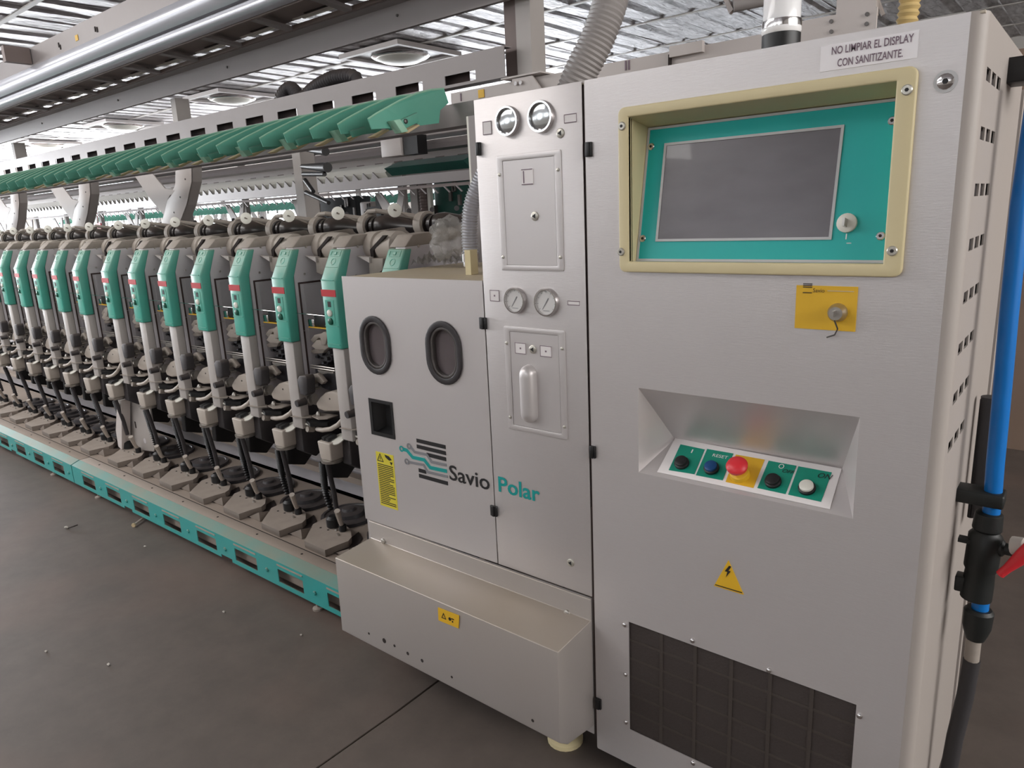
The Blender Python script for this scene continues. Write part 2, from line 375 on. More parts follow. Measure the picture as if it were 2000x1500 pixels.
# ================================================================== MAIN CONTROL CABINET
X0, X1, ZT, ZB = -.897, -.177, 1.711, .062
cab = thing('control_cabinet', 'tall pale grey control cabinet with touch display and push buttons, at the right', 'cabinet', ((X0+X1)/2, 1.7, 0))
bz = (F(1212, 212).x, F(1797, 128).x, 1.313, 1.645); bi = (-.783, -.292, 1.335, 1.625)
rc = (-.768, -.313, .86, 1.0585); gr = (-.797, -.282, .165, .470)
MB().plate(X0+.003, X1-.022, ZB, ZT-.0, D, .003, [bi, rc, gr]).build('front_panel', 'paint_brushed', cab)
# rounded right corner and side with vent slots
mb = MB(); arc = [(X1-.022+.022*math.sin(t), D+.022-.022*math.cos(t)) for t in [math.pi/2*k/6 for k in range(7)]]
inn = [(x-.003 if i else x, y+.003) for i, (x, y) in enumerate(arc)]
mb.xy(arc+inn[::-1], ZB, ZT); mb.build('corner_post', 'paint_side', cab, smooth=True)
slots = []
for r in range(8):
    for k in range(3): slots.append((D+.045+k*.065, D+.045+k*.065+.045, ZT-.085-r*.088-.010, ZT-.085-r*.088+.010))
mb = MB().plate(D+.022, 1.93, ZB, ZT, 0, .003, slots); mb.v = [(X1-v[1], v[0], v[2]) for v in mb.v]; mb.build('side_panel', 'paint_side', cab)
MB().box(X0+.01, X1-.03, D+.012, D+.02, ZT-.03, ZT-.012).box(X0+.005, X1-.004, D+.003, 1.93, ZT-.004, ZT).build('top_panel', 'paint_dusty', cab)
MB().box(X0, X0+.003, D+.003, 1.93, ZB, ZT-.004).build('side_panel', 'paint', cab)
MB().box(X0, X1-.003, 1.93, 1.935, ZB, ZT).build('back_panel', 'paint', cab)
MB().box(X1-.04, X1-.012, 1.937, 2.06, ZB, ZT-.02).box(X1-.012, X1+.004, 1.94, 1.975, ZB, ZT-.06).build('rear_flange', 'paint_side', cab)
MB().box(X0+.01, X1-.01, D+.25, 1.92, ZB, ZB+.01).build('base_pan', 'frame_grey', cab)
mb = MB()
for x in (X0+.06, X1-.08):
    for y in (D+.08, 1.86): mb = MB().lathe((x, y, 0), (0, 0, 1), [(0, .03), (.012, .03), (.018, .01), (ZB, .01)]); mb.build('levelling_foot', 'steel_dark', cab, smooth=True)
MB().box(X1-.012, X1-.009, D+.03, D+.26, ZT-.75, ZT-.05).build('slot_backing', 'slot_dark', cab)  # dark sheet added so the vent slots look shaded inside
# bezel
def rrect(x0, x1, z0, z1, r, n=4):
    pts = []
    for cx, cz, a in ((x1-r, z1-r, 0), (x0+r, z1-r, 90), (x0+r, z0+r, 180), (x1-r, z0+r, 270)):
        for k in range(n+1): t = math.radians(a+90*k/n); pts.append((cx+r*math.cos(t), cz+r*math.sin(t)))
    return pts
by = D-.012
ob = ring_xz(MB(), rrect(*bz, .014), rrect(*bi, .001), by, D).build('display_bezel', 'beige_bezel', cab, bevel=.003)
yb, yt = D+.018, D+.072     # panel leans back towards its top
zb, zt = bi[2]-.002, 1.609
mb = MB()
mb.add([(bi[0], by+.003, bi[3]), (bi[1], by+.003, bi[3]), (bi[1], yt+.004, zt), (bi[0], yt+.004, zt)], [(0, 1, 2, 3)])
mb.add([(bi[0], by+.003, bi[2]), (bi[0], by+.003, bi[3]), (bi[0], yt+.004, zt), (bi[0], yb+.004, zb)], [(0, 1, 2, 3)])
mb.add([(bi[1], by+.003, bi[2]), (bi[1], by+.003, bi[3]), (bi[1], yt+.004, zt), (bi[1], yb+.004, zb)], [(0, 1, 2, 3)])
mb.add([(bi[0], by+.003, bi[2]), (bi[1], by+.003, bi[2]), (bi[1], yb+.004, zb), (bi[0], yb+.004, zb)], [(0, 1, 2, 3)])
mb.build('bezel_reveal', 'beige_bezel', ob)
# tilted display panel
PV = Vector((0, yt-yb, zt-zb)).normalized(); PU = Vector((1, 0, 0)); PN = PU.cross(PV); PO = Vector((bi[0], yb, zb)); PH = math.hypot(yt-yb, zt-zb)
def on_panel(px, py):   # pixel -> (u, v) on the tilted panel
    d = ray(px, py); t = (PO-EYE).dot(PN)/d.dot(PN); q = EYE+d*t-PO; return q.x, q.dot(PV)
def slab(mb, u0, u1, v0, v1, t0, t1, O, U, V):
    N_ = U.cross(V); mb.extr([O+U*u+V*v+N_*t0 for u, v in ((u0, v0), (u1, v0), (u1, v1), (u0, v1))], N_*(t1-t0)); return mb
def frame_on(mb, u0, u1, v0, v1, w, t0, t1, O, U, V):
    for a in ((u0, u1, v0, v0+w), (u0, u1, v1-w, v1), (u0, u0+w, v0+w, v1-w), (u1-w, u1, v0+w, v1-w)): slab(mb, *a, t0, t1, O, U, V)
    return mb
WD = bi[1]-bi[0]
dp = slab(MB(), .001, WD-.001, .001, PH-.001, -.003, 0, PO, PU, PV).build('display_panel', 'teal_panel', cab)
frame_on(MB(), .001, WD-.001, .001, PH-.001, .005, 0, .0015, PO, PU, PV).build('panel_edge', 'silver_trim', dp)
s0 = on_panel(1281, 472); s1 = on_panel(1650, 244); su0, sv0 = s0; su1, sv1 = s1
slab(MB(), su0+.005, su1-.005, sv0+.005, sv1-.005, 0, .001, PO, PU, PV).build('touch_screen', 'screen', dp)
frame_on(MB(), su0, su1, sv0, sv1, .005, 0, .003, PO, PU, PV).build('screen_frame', 'silver_trim', dp)
def screw_at(p, nrm, r, parent, m='screw', name='screw'):
    nrm = Vector(nrm).normalized()
    o = MB().lathe(p, nrm, [(0, r), (.002, r), (.0035, r*.8)], n=14).build(name, m, parent, smooth=True)
    MB().lathe(Vector(p)+nrm*.0036, nrm, [(0, r*.38), (.0006, r*.38)], n=6).build('socket', 'ink', o); return o
for px, py in ((1268, 287), (1250, 466), (1743, 236), (1720, 461)):
    u, v = on_panel(px, py); u = min(max(u, .012), WD-.012); screw_at(PO+PU*u+PV*v, PN, .0075, dp, 'chrome')
ku, kv = on_panel(1655, 436); kp = PO+PU*ku+PV*kv
k = MB().lathe(kp, PN, [(0, .017), (.006, .017), (.008, .014)], n=20).build('key_switch', 'white_plastic', dp, smooth=True)
slab(MB(), ku-.002, ku+.002, kv-.008, kv+.006, .008, .026, PO, PU, PV).build('key', 'steel', dp)
for px, py, w, h in ((1653, 462, .002, .01), (1658, 475, .008, .0015)):
    u, v = on_panel(px, py); slab(MB(), u-w/2, u+w/2, v-h/2, v+h/2, 0, .0008, PO, PU, PV).build('panel_mark', 'label_white', dp)
for px, py in ((1221, 247), (1775, 177), (1219, 491), (1746, 489)): p = F(px, py); screw_at((p.x, by, p.z), (0, -1, 0), .0085, ob)
p = F(1847, 159); screw_at((p.x, D, p.z), (0, -1, 0), .012, cab, 'chrome', 'lock'); MB().lathe((p.x, D, p.z), (0, -1, 0), [(0, .017), (.0012, .017)]).build('lock_washer', 'silver_trim', cab)
# paper sign over the display
a = F(1604, 82); b = F(1793, 110); mb = MB().box(F(1604, 90).x, b.x-.001, D-.0012, D, F(1793, 110).z-.002, F(1790, 62).z+.002)
sg = mb.build('paper_sign', 'label_paper', cab)
tw = F(1785, 78).x-F(1625, 104).x
text('NO LIMPIAR EL DISPLAY', (F(1625, 104).x, D-.0012, F(1625, 104).z-.003), (1, 0, 0), (0, 0, 1), tw, .0125, 'ink_soft', cab, bold=.012)
text('CON SANITIZANTE.', (F(1636, 126).x, D-.0012, F(1636, 126).z-.004), (1, 0, 0), (0, 0, 1), F(1764, 103).x-F(1636, 126).x, .0125, 'ink_soft', cab, bold=.012)
# button recess
BL, BR = P(1318, 857, Y=1.45), P(1645, 915, Y=1.45); FL, FR = Vector((rc[0], D, rc[2])), Vector((rc[1], D, rc[2])); TL, TR = Vector((rc[0], D, rc[3])), Vector((rc[1], D, rc[3]))
zz = (BL.z+BR.z)/2; BL.z = BR.z = zz
mb = MB().add([FL, FR, BR, BL, TL, TR], [(0, 1, 2, 3), (4, 5, 2, 3), (0, 3, 4), (1, 5, 2)]); rec = mb.build('button_recess', 'paint', cab)
RU = Vector((1, 0, 0)); RV = (BL-FL); RV.x = 0; RV.normalize(); RN = RU.cross(RV)
def on_rec(px, py):
    d = ray(px, py); t = (FL-EYE).dot(RN)/d.dot(RN); q = EYE+d*t-FL; return q.x, q.dot(RV)
def rslab(mb, c, t0, t1):   # quad given by 4 pixels on the recess floor
    q = [FL+RU*u+RV*v+RN*t0 for u, v in (on_rec(*p) for p in c)]; return mb.extr(q, RN*(t1-t0))
bpn = rslab(MB(), [(1284, 923), (1319, 857), (1644, 917), (1621, 996)], .0005, .003).build('button_plate', 'label_white', cab, bevel=.0006)
PLQ = [[(1307, 920), (1330, 870), (1377, 880), (1357, 928)], [(1360, 930), (1382, 879), (1433, 888), (1412, 940)], [(1418, 943), (1438, 890), (1494, 900), (1472, 955)], [(1480, 955), (1502, 902), (1556, 912), (1535, 967)], [(1540, 968), (1560, 913), (1625, 925), (1604, 982)]]
for i, q in enumerate(PLQ): rslab(MB(), q, .003, .0042).build('button_label', 'yellow' if i == 2 else 'button_green', bpn, label='yellow button label' if i == 2 else None)
for i, ((px, py), mm) in enumerate(zip([(1333, 908), (1391, 918), (1446, 930), (1511, 944), (1577, 957)], ['black', 'blue_button', 'red_button', 'black', 'white_plastic'])):
    u, v = on_rec(px, py); p = FL+RU*u+RV*v+RN*.004
    if i == 2:
        MB().lathe(p, RN, [(0, .021), (.01, .019), (.014, .013)], n=24).build('stop_button_collar', 'orange_yellow', bpn, smooth=True)
        MB().lathe(p, RN, [(.014, .011), (.024, .013), (.026, .021), (.034, .0225), (.04, .019), (.044, .008)], n=24).build('stop_button', 'red_button', bpn, smooth=True, label='red mushroom stop button')
    else:
        MB().lathe(p, RN, [(0, .0165), (.006, .0165), (.008, .014)], n=24).build('button_ring', 'black', bpn, smooth=True)
        MB().lathe(p, RN, [(.005, .0135), (.013, .0135), (.014, .012)], n=24).build('push_button', mm, bpn, smooth=True, label={'black': 'black push button', 'blue_button': 'blue push button', 'white_plastic': 'white push button'}[mm])
for s, px, py, w, h, mm, sh in (('RESET', 1392, 894, .034, .008, 'label_white', 0), ('I', 1350, 887, .003, .01, 'label_white', 0), ('O', 1520, 917, .011, .012, 'label_white', 0), ('OFF', 1528, 925, .024, .009, 'ink', .3), ('ON', 1597, 935, .027, .012, 'ink', .3)):
    u, v = on_rec(px, py); text(s, FL+RU*u+RV*v+RN*.0042, RU, RV, w, h, mm, bpn, shear=sh)
# yellow key plate with the maker's mark
c = [F(1558, 556), F(1676, 561), F(1671, 647), F(1551, 641)]
yx0, yx1, yz0, yz1 = (c[0].x+c[3].x)/2, (c[1].x+c[2].x)/2, (c[2].z+c[3].z)/2, (c[0].z+c[1].z)/2
yp = MB().box(yx0, yx1, D-.002, D, yz0, yz1).build('switch_plate', 'yellow', cab, label='yellow switch plate')
mb = MB()
for i, z in enumerate((.082, .079, .076, .066)): mb.box(yx0+.012, yx0+.028, D-.003, D-.002, yz0+z, yz0+z+.0014)
mb.build('plate_mark', 'ink', yp)
text('Savio', (yx0+.03, D-.002, yz0+.068), (1, 0, 0), (0, 0, 1), .02, .007, 'ink', yp)
MB().box(yx0+.055, yx1-.006, D-.003, D-.002, yz0+.0705, yz0+.072).build('plate_rule', 'wing_tan', yp)
p = F(1637, 610)
MB().lathe((p.x, D-.002, p.z), (0, -1, 0), [(0, .017), (.008, .016), (.014, .012), (.016, .012)], n=20).build('key_switch', 'steel', yp, smooth=True)
MB().box(p.x-.0015, p.x+.0015, D-.034, D-.018, p.z-.004, p.z+.006).build('key', 'steel', yp)
mb = MB()
mb.tube([(p.x, D-.02, p.z-.012), (p.x+.004, D-.012, p.z-.028), (p.x-.002, D-.006, p.z-.04), (p.x-.016, D-.004, p.z-.046)], .0014, 6); mb.build('key_ring', 'steel_dark', yp, smooth=True)
# electrical warning triangle
p1, p2, p3 = F(1423, 1094), F(1395, 1142), F(1453, 1153)
tri = MB().xz([(p1.x, p1.z), (p2.x, p2.z-.002), (p3.x, p2.z-.002)], D-.0015, D).build('warning_triangle', 'yellow', cab, label='yellow triangle with a lightning bolt')
mb = MB(); cx, cz = p1.x, p1.z
mb.xz([(cx+.002, cz-.012), (cx-.007, cz-.027), (cx-.001, cz-.027), (cx-.004, cz-.04), (cx+.006, cz-.024), (cx+.001, cz-.024), (cx+.007, cz-.012)], D-.0025, D-.0015); mb.build('lightning_bolt', 'ink', tri)
MB().box(p2.x+.003, p3.x-.003, D-.0022, D-.0015, p2.z+.001, p2.z+.003).build('triangle_border', 'ink', tri)
# ventilation grille
g = MB().box(gr[0]-.012, gr[1]+.012, D+.005, D+.012, gr[2]-.012, gr[3]+.012).build('vent_grille', 'grille', cab)
mb = MB()
for i in range(1, 6): x = gr[0]+(gr[1]-gr[0])*i/6; mb.box(x-.004, x+.004, D+.003, D+.005, gr[2], gr[3])
for i in range(1, 6): z = gr[2]+(gr[3]-gr[2])*i/6; mb.box(gr[0], gr[1], D+.0035, D+.005, z-.003, z+.003)
o = mb.build('grille_ridges', 'grille_ridge', g); o['kind'] = 'stuff'
for px, py in ((1220, 1220), (1353, 1251), (1502, 1309), (1222, 1317), (1679, 1398), (1223, 1410), (1354, 1490)):
    p = F(px, py); MB().lathe((p.x, D, p.z), (0, -1, 0), [(0, .006), (.003, .0055), (.005, .003)], n=12).build('screw', 'chrome', cab, smooth=True)
# signal lamp on top
lt = thing('signal_lamp', 'clear signal lamp with black base on top of the control cabinet', 'lamp', (-.57, 1.6, ZT))
x, y = -.569, 1.6
MB().lathe((x, y, ZT), (0, 0, 1), [(0, .04), (.02, .04), (.04, .038), (.066, .038), (.068, .034)], n=24).build('lamp_base', 'black', lt, smooth=True)
MB().lathe((x, y, ZT), (0, 0, 1), [(.066, .036), (.07, .039), (.078, .039), (.08, .0365), (.19, .0365), (.2, .03)], n=24).build('lamp_lens', 'lamp_clear', lt, smooth=True)
MB().lathe((x, y, ZT), (0, 0, 1), [(.075, .0385), (.083, .0395), (.092, .0385)], n=24, caps=False).build('lamp_band', 'chrome', lt, smooth=True)
MB().lathe((x-.02, y-.03, ZT+.16), (0, -.4, 1), [(0, .012), (.02, .01)], n=10).build('amber_bulb', 'lamp_orange', lt, smooth=True, label='amber bulb')  # glowing orange piece standing in for a glint on the lens

# ================================================================== GAUGE COLUMN
GX0, GX1 = -1.209, -.899
gc = thing('gauge_column', 'narrow pale grey column door with four round gauges beside the control cabinet', 'cabinet', ((GX0+GX1)/2, 1.7, 0))
MB().box(GX0, GX1-.003, D, D+.003, .502, ZT).build('door_panel', 'paint_brushed', gc, bevel=.001)
MB().box(GX0, GX0+.003, D+.004, 1.93, .502, ZT-.003).build('side_panel', 'paint', gc)
MB().box(GX0, GX1-.006, D+.004, 1.93, ZT-.006, ZT-.003).build('top_panel', 'paint_dusty', gc)
MB().box(GX0+.005, GX1-.006, 1.9, 1.93, .1, ZT-.01).build('back_panel', 'paint', gc)
MB().box(GX1-.0028, GX1+.0018, D+.005, D+.02, .1, ZT-.01).build('seam', 'gap', gc)
def access(name, x0, x1, z0, z1, parent, flange=.018):
    o = ring_xz(MB(), rrect(x0, x1, z0, z1, .004), rrect(x0+flange, x1-flange, z0+flange*.7, z1-flange*.7, .002), D-.003, D).build(name, 'paint', parent, bevel=.0008)
    MB().box(x0+flange+.001, x1-flange-.001, D-.002, D, z0+flange*.7+.001, z1-flange*.7-.001).build('cover_plate', 'paint', o)
    for x in (x0+.008, x1-.008):
        for z in (z0+(z1-z0)*.12, z1-(z1-z0)*.16): MB().lathe((x, D-.003, z), (0, -1, 0), [(0, .0042), (.002, .004), (.003, .002)], n=10).build('screw', 'screw', o, smooth=True)
    return o
ax0, ax1 = F(970, 298).x, F(1096, 285).x
up = access('upper_access_panel', ax0, ax1, F(1098, 530).z, F(972, 305).z, gc)
a = F(1020, 331); b = F(1043, 360); ft = MB().box(a.x, b.x, D-.004, D-.002, b.z, a.z).build('finger_tab', 'label_white', up)
MB().box(a.x, b.x, D-.0045, D-.004, a.z-.002, a.z).box(a.x, b.x, D-.0045, D-.004, b.z, b.z+.002).box(a.x+.005, a.x+.008, D-.0045, D-.004, b.z+.004, a.z-.004).build('tab_mark', 'ink_soft', up)
lo = access('lower_access_panel', F(985, 640).x, F(1104, 650).x, F(1100, 857).z, F(985, 636).z, gc)
def lock(px, py, parent, r=.0105, y=D):
    p = F(px, py); o = MB().lathe((p.x, y, p.z), (0, -1, 0), [(0, r), (.002, r), (.003, r*.85)], n=18).build('lock', 'screw', parent, smooth=True)
    MB().lathe((p.x, y-.0032, p.z), (0, -1, 0), [(0, r*.6), (.0008, r*.6)], n=3).build('socket', 'ink', o)
lock(1046, 422, up, y=D-.002); lock(1095, 260, gc); lock(1042, 682, lo, y=D-.002); lock(1115, 1099, gc)
def mark(px0, py0, px1, py1, parent, dot=True, y=D):
    a, b = F(px0, py0), F(px1, py1); o = MB().box(a.x, b.x, y-.001, y, b.z, a.z).build('marking_label', 'label_white', parent)
    mb = MB().box(a.x, b.x, y-.0016, y-.001, a.z-.0015, a.z).box(a.x, b.x, y-.0016, y-.001, b.z, b.z+.0015).box(a.x, a.x+.001, y-.0016, y-.001, b.z+.0015, a.z-.0015).box(b.x-.001, b.x, y-.0016, y-.001, b.z+.0015, a.z-.0015)
    if dot: mb.box((a.x+b.x)/2-.002, (a.x+b.x)/2+.002, y-.0016, y-.001, (a.z+b.z)/2-.002, (a.z+b.z)/2+.002)
    mb.build('label_print', 'ink_soft', o)
mark(1007, 668, 1029, 692, lo, y=D-.002); mark(1056, 674, 1079, 698, lo, y=D-.002); mark(957, 566, 976, 589, gc); mark(1109, 587, 1133, 597, gc, False)
mark(943, 238, 961, 262, gc, False); mark(1102, 224, 1127, 238, gc, False)
p = F(1037, 768); 
MB().add(*(lambda pr: pr)(([], []))) if False else None
mb = MB(); hh = (F(1037, 712).z-F(1045, 825).z)/2; hw = .022; zc = (F(1037, 712).z+F(1045, 825).z)/2
rings = [(1, 0), (.96, .012), (.8, .02), (.5, .025), (.15, .027)]
o0 = oval(p.x, zc, hw, hh); nn = len(o0); vs = []
for sc_, dy in rings:
    vs += [(p.x+(x_-p.x)*sc_, D-.002-dy, zc+(z_-zc)*(1-(1-sc_)*.35)) for x_, z_ in o0]
fs = [(i*nn+k, i*nn+(k+1) % nn, (i+1)*nn+(k+1) % nn, (i+1)*nn+k) for i in range(len(rings)-1) for k in range(nn)]+[tuple(range((len(rings)-1)*nn, len(rings)*nn))]
mb.add(vs, fs).build('bulge_handle', 'paint', lo, smooth=True)
def gauge(px, py, r, kind):
    p = F(px, py); o = MB().lathe((p.x, D, p.z), (0, -1, 0), [(0, r), (.008, r), (.012, r*.96), (.012, r*.86), (.006, r*.84)], n=32, caps=False).build('gauge', 'chrome', gc, smooth=True)
    MB().lathe((p.x, D-.005, p.z), (0, -1, 0), [(0, r*.85), (.001, r*.85)] if kind else [(0, r*.85), (.003, r*.6), (.004, r*.2)], n=32).build('gauge_dial', 'gauge_face' if kind else 'gauge_mirror', o, smooth=True)
    mb = MB(); c0 = Vector((p.x, D-.0065, p.z)); dr = Vector((.55, 0, .8)).normalized(); sd = Vector((dr.z, 0, -dr.x))
    mb.extr([c0-dr*r*.6-sd*.0004, c0+dr*r*.35-sd*.0013, c0+dr*r*.35+sd*.0013, c0-dr*r*.6+sd*.0004], (0, -.0005, 0)); 
    for k in range(9):
        t = math.radians(-40+k*32.5); e = Vector((math.cos(t), 0, math.sin(t))); q = Vector((-e.z, 0, e.x)); mb.extr([c0+e*r*.68-q*.0004, c0+e*r*.78-q*.0004, c0+e*r*.78+q*.0004, c0+e*r*.68+q*.0004], (0, -.0004, 0))
    if kind: mb.box(p.x-.009, p.x+.009, D-.007, D-.0065, p.z-r*.6, p.z-r*.6+.001)
    if kind: mb.build('dial_marks', 'ink_grey', o)
gauge(994, 237, .0335, 0); gauge(1059, 228, .0345, 0); gauge(1009, 586, .0325, 1); gauge(1070, 590, .034, 1)
def hinge(px, py, parent, w=.012):
    p = F(px, py); h = MB().box(p.x-w, p.x+w, D-.006, D-.0001, p.z-.015, p.z+.015).box(p.x-.004, p.x+.004, D-.009, D-.006, p.z-.015, p.z+.015).build('hinge', 'black', parent, bevel=.001); return h
for px, py in ((936, 291), ): hinge(px, py, gc, .007)
for px, py in ((1151, 292), (1159, 882), (1170, 1373)): hinge(px, py, cab, .008)

# ================================================================== SERVICE CABINET (box with two oval windows)
SX0, SX1 = -1.778, -1.2125
sc = thing('service_cabinet', 'low pale grey cabinet with two oval windows beside the winding units', 'cabinet', ((SX0+SX1)/2, 1.7, 0))
ol, orr = ((-1.648, 1.082), (-1.3645, 1.084))
def door_with_ovals():
    # front sheet with stadium shaped openings, built as a bmesh fill
    bm = bmesh.new(); loops = [[(SX0, .497), (SX1, .503), (SX1, 1.283), (SX0, 1.283)]]+[oval(cx, cz, .05, .07, 12) for cx, cz in (ol, orr)]+[[(-1.702, .8), (-1.598, .8), (-1.598, .912), (-1.702, .912)]]
    es = []
    for lp in loops:
        vv = [bm.verts.new((x, D, z)) for x, z in lp]; es += [bm.edges.new((vv[i], vv[(i+1) % len(vv)])) for i in range(len(vv))]
    bmesh.ops.triangle_fill(bm, use_beauty=True, use_dissolve=False, edges=es)
    r = bmesh.ops.extrude_face_region(bm, geom=bm.faces[:]); bmesh.ops.translate(bm, verts=[g for g in r['geom'] if isinstance(g, bmesh.types.BMVert)], vec=(0, .003, 0))
    bm.verts.index_update(); mb = MB(); mb.add([v.co.copy() for v in bm.verts], [[v.index for v in f.verts] for f in bm.faces]); bm.free(); return mb
dr = door_with_ovals().build('door', 'paint', sc)
for cx, cz in (ol, orr):
    mb = ring_xz(MB(), oval(cx, cz, .0675, .0885, 14), oval(cx, cz, .05, .071, 14), D-.006, D); g = mb.build('window_gasket', 'gasket', dr, bevel=.0025)
    ring_xz(MB(), oval(cx, cz, .0505, .0715, 14), oval(cx, cz, .0415, .0635, 14), D-.003, D+.01).build('inner_rim', 'steel_dark', g, bevel=.001)
    MB().xz(oval(cx, cz, .0505, .0715, 14), D+.011, D+.013).build('pane', 'oval_pane', g)
h0, h1, z0, z1 = -1.702, -1.598, .8, .912
mb = MB(); q = [(h0, D-.001, z0), (h1, D-.001, z0), (h1, D-.001, z1), (h0, D-.001, z1)]; q2 = [(h0+.03, D+.035, z0+.02), (h1-.012, D+.035, z0+.02), (h1-.012, D+.035, z1-.01), (h0+.03, D+.035, z1-.01)]
mb.add(q+q2, [(4, 5, 6, 7)]+[(i, (i+1) % 4, (i+1) % 4+4, i+4) for i in range(4)]); hd = mb.build('recessed_handle', 'black', dr)
ring_xz(MB(), [(h0-.002, z0-.002), (h1+.002, z0-.002), (h1+.002, z1+.002), (h0-.002, z1+.002)], [(h0+.01, z0+.01), (h1-.006, z0+.01), (h1-.006, z1-.008), (h0+.01, z1-.008)], D-.002, D).build('handle_rim', 'black', hd)
MB().box(SX0, SX0+.003, D+.004, 2.02, .5, 1.279).build('side_panel', 'paint', sc)
MB().box(SX0+.008, SX1-.0, D+.004, 2.02, 1.277, 1.281).build('top_panel', 'paint_dusty', sc)
MB().box(SX0, SX1, 2.02, 2.024, .5, 1.27).build('back_panel', 'paint', sc)
MB().box(SX1+.0003, SX1+.0028, D+.005, D+.02, .503, 1.28).build('seam', 'gap', sc)
for px, py in ((945, 631), (966, 997)): hinge(px, py, dr, .011)
# yellow warning label
yl = MB().box(-1.6935, -1.6125, D-.001, D, .5645, .744).build('warning_label', 'yellow_label', dr, label='tall yellow warning label')
mb = MB(); rl = random.Random(11); z = .706
while z > .572:
    w = rl.uniform(.04, .07) if rl.random() < .35 else .07
    mb.box(-1.688, -1.688+w, D-.0016, D-.001, z-.0026, z); z -= .0062
mb.build('label_lines', 'ink', yl)
mb = MB(); ring_xz(mb, [(-1.689, .714), (-1.659, .714), (-1.674, .741)], [(-1.685, .7165), (-1.663, .7165), (-1.674, .736)], D-.0016, D-.001); mb.box(-1.6752, -1.6728, D-.0016, D-.001, .72, .73)
mb.xz([(-1.652, .74), (-1.632, .738), (-1.62, .728), (-1.632, .724), (-1.648, .732)], D-.0016, D-.001); mb.xz([(-1.63, .72), (-1.618, .72), (-1.624, .71)], D-.0016, D-.001); mb.build('warning_pictogram', 'ink', yl)
# stripe and track emblem
emb_o = bpy.data.objects.new('emblem', None); COL.objects.link(emb_o); emb_o.parent = dr; emb_o.location = (0, 0, 0)
def Lg(u, v, s=4): return F(680+u/s, 800+v/s)
def stripe(mb, u0, v0, u1, v1, h=6.5):
    a, b = Lg(u0, v0), Lg(u1, v1); z = (a.z+b.z)/2; hz = .0058; mb.box(a.x, b.x, D-.0009, D, z-hz, z+hz)
for u0, v0, u1, v1 in ((535, 243, 762, 290), (537, 290, 764, 337), (615, 355, 766, 384), (552, 473, 610, 487), (555, 519, 780, 573)): mb = MB(); stripe(mb, u0, v0, u1, v1); mb.build('emblem_bar', 'ink', dr)
def track(pts, w, m, nm):
    P3 = [Lg(*p) for p in pts]; mb = MB(); w2 = w/2
    for i in range(len(P3)-1):
        a, b = P3[i], P3[i+1]; t = (b-a); t.y = 0; t.normalize(); q = Vector((-t.z, 0, t.x)); a = a-t*w2*.35; b = b+t*w2*.35
        mb.extr([a-q*w2, b-q*w2, b+q*w2, a+q*w2], (0, -.0013-.0001*i, 0))
    a = P3[0]; mb.lathe((a.x-.006, D-.0014, a.z), (0, -1, 0), [(0, .0095), (.0004, .0095), (.0004, .005), (0, .005)], n=16, caps=False)
    mb.build(nm, m, dr)
track([(488, 288), (520, 330), (617, 352), (652, 408), (768, 432)], .008, 'ink_grey', 'emblem_track')
track([(430, 308), (460, 318), (505, 372), (595, 392), (642, 452), (768, 480)], .0105, 'ink_teal', 'emblem_track')
track([(470, 408), (590, 432), (622, 487), (775, 523)], .008, 'ink_grey', 'emblem_track')
bpy.data.objects.remove(emb_o)
a, b = Lg(795, 548), Lg(1108, 610)
text('Savio', (a.x, D, F(685, 0).z*0+Lg(798, 548).z), (1, 0, 0), (0, 0, 1), b.x-a.x, .046, 'ink', dr, off=.0009, bold=.012)
a, b = Lg(1178, 640), Lg(1500, 710)
gcd = [o for o in gc.children if o.name.startswith('door_panel')][0]
text('Polar', (a.x, D, Lg(1180, 640).z), (1, 0, 0), (0, 0, 1), b.x-a.x, .044, 'ink_teal', gcd, off=.0009, bold=.018)

# lower cover under the doors
kc = thing('lower_cover', 'pale grey bulging lower cover below the cabinet doors, dusty on top', 'cover', (-1.34, 1.28, 0))
KX0, KX1 = -1.775, -.9025
prof = [(D-.001, .497), (D-.006, .497), (D-.006, .437), (1.211, .427), (1.207, .176), (1.24, .15), (D-.001, .128)]
MB().yz(prof, KX0+.02, KX1).build('cover_body', 'cover_paint', kc, bevel=.003)
MB().box(KX0+.005, KX1-.002, D-.0, D+.003, .1, .4965).build('inner_panel', 'paint', kc)
for px, py in ((752, 1055), (1111, 1195)):
    p = F(px, py); lock_o = MB().lathe((p.x, D-.005, p.z), (0, -1, 0), [(0, .0095), (.006, .009), (.008, .006)], n=14).build('bolt', 'steel', kc, smooth=True)
for px, py, r in ((721, 1237, .004), (751, 1251, .008), (771, 1261, .0045), (797, 1276, .0055), (825, 1290, .0055), (883, 1322, .004), (1041, 1407, .0045)):
    p = P(px, py, Y=1.2085); MB().lathe((p.x, p.y-.0002, p.z), (0, -1, 0), [(0, r), (.0012, r)], n=12).build('drill_hole', 'slot_dark', kc)
q = [P(px, py, Y=1.2085) for px, py in ((856, 1186), (897, 1202), (896, 1227), (857, 1211))]
yl = MB().extr(q, (0, -.0015, 0)).build('caution_label', 'yellow', kc, label='small yellow caution label')
c = sum(q, Vector())/4; mb = MB(); ring_xz(mb, [(c.x-.026, c.z-.008), (c.x-.008, c.z-.008), (c.x-.017, c.z+.01)], [(c.x-.023, c.z-.006), (c.x-.011, c.z-.006), (c.x-.017, c.z+.005)], 1.2062, 1.2068)
mb.lathe((c.x+.006, 1.2068, c.z-.001), (0, -1, 0), [(0, .005), (.0006, .005)], n=10); mb.box(c.x+.012, c.x+.022, 1.2062, 1.2068, c.z+.001, c.z+.004); mb.box(c.x+.014, c.x+.018, 1.2062, 1.2068, c.z-.008, c.z-.003); mb.build('caution_print', 'ink', yl)
fp_ = P(1104, 1436, Z=.012)
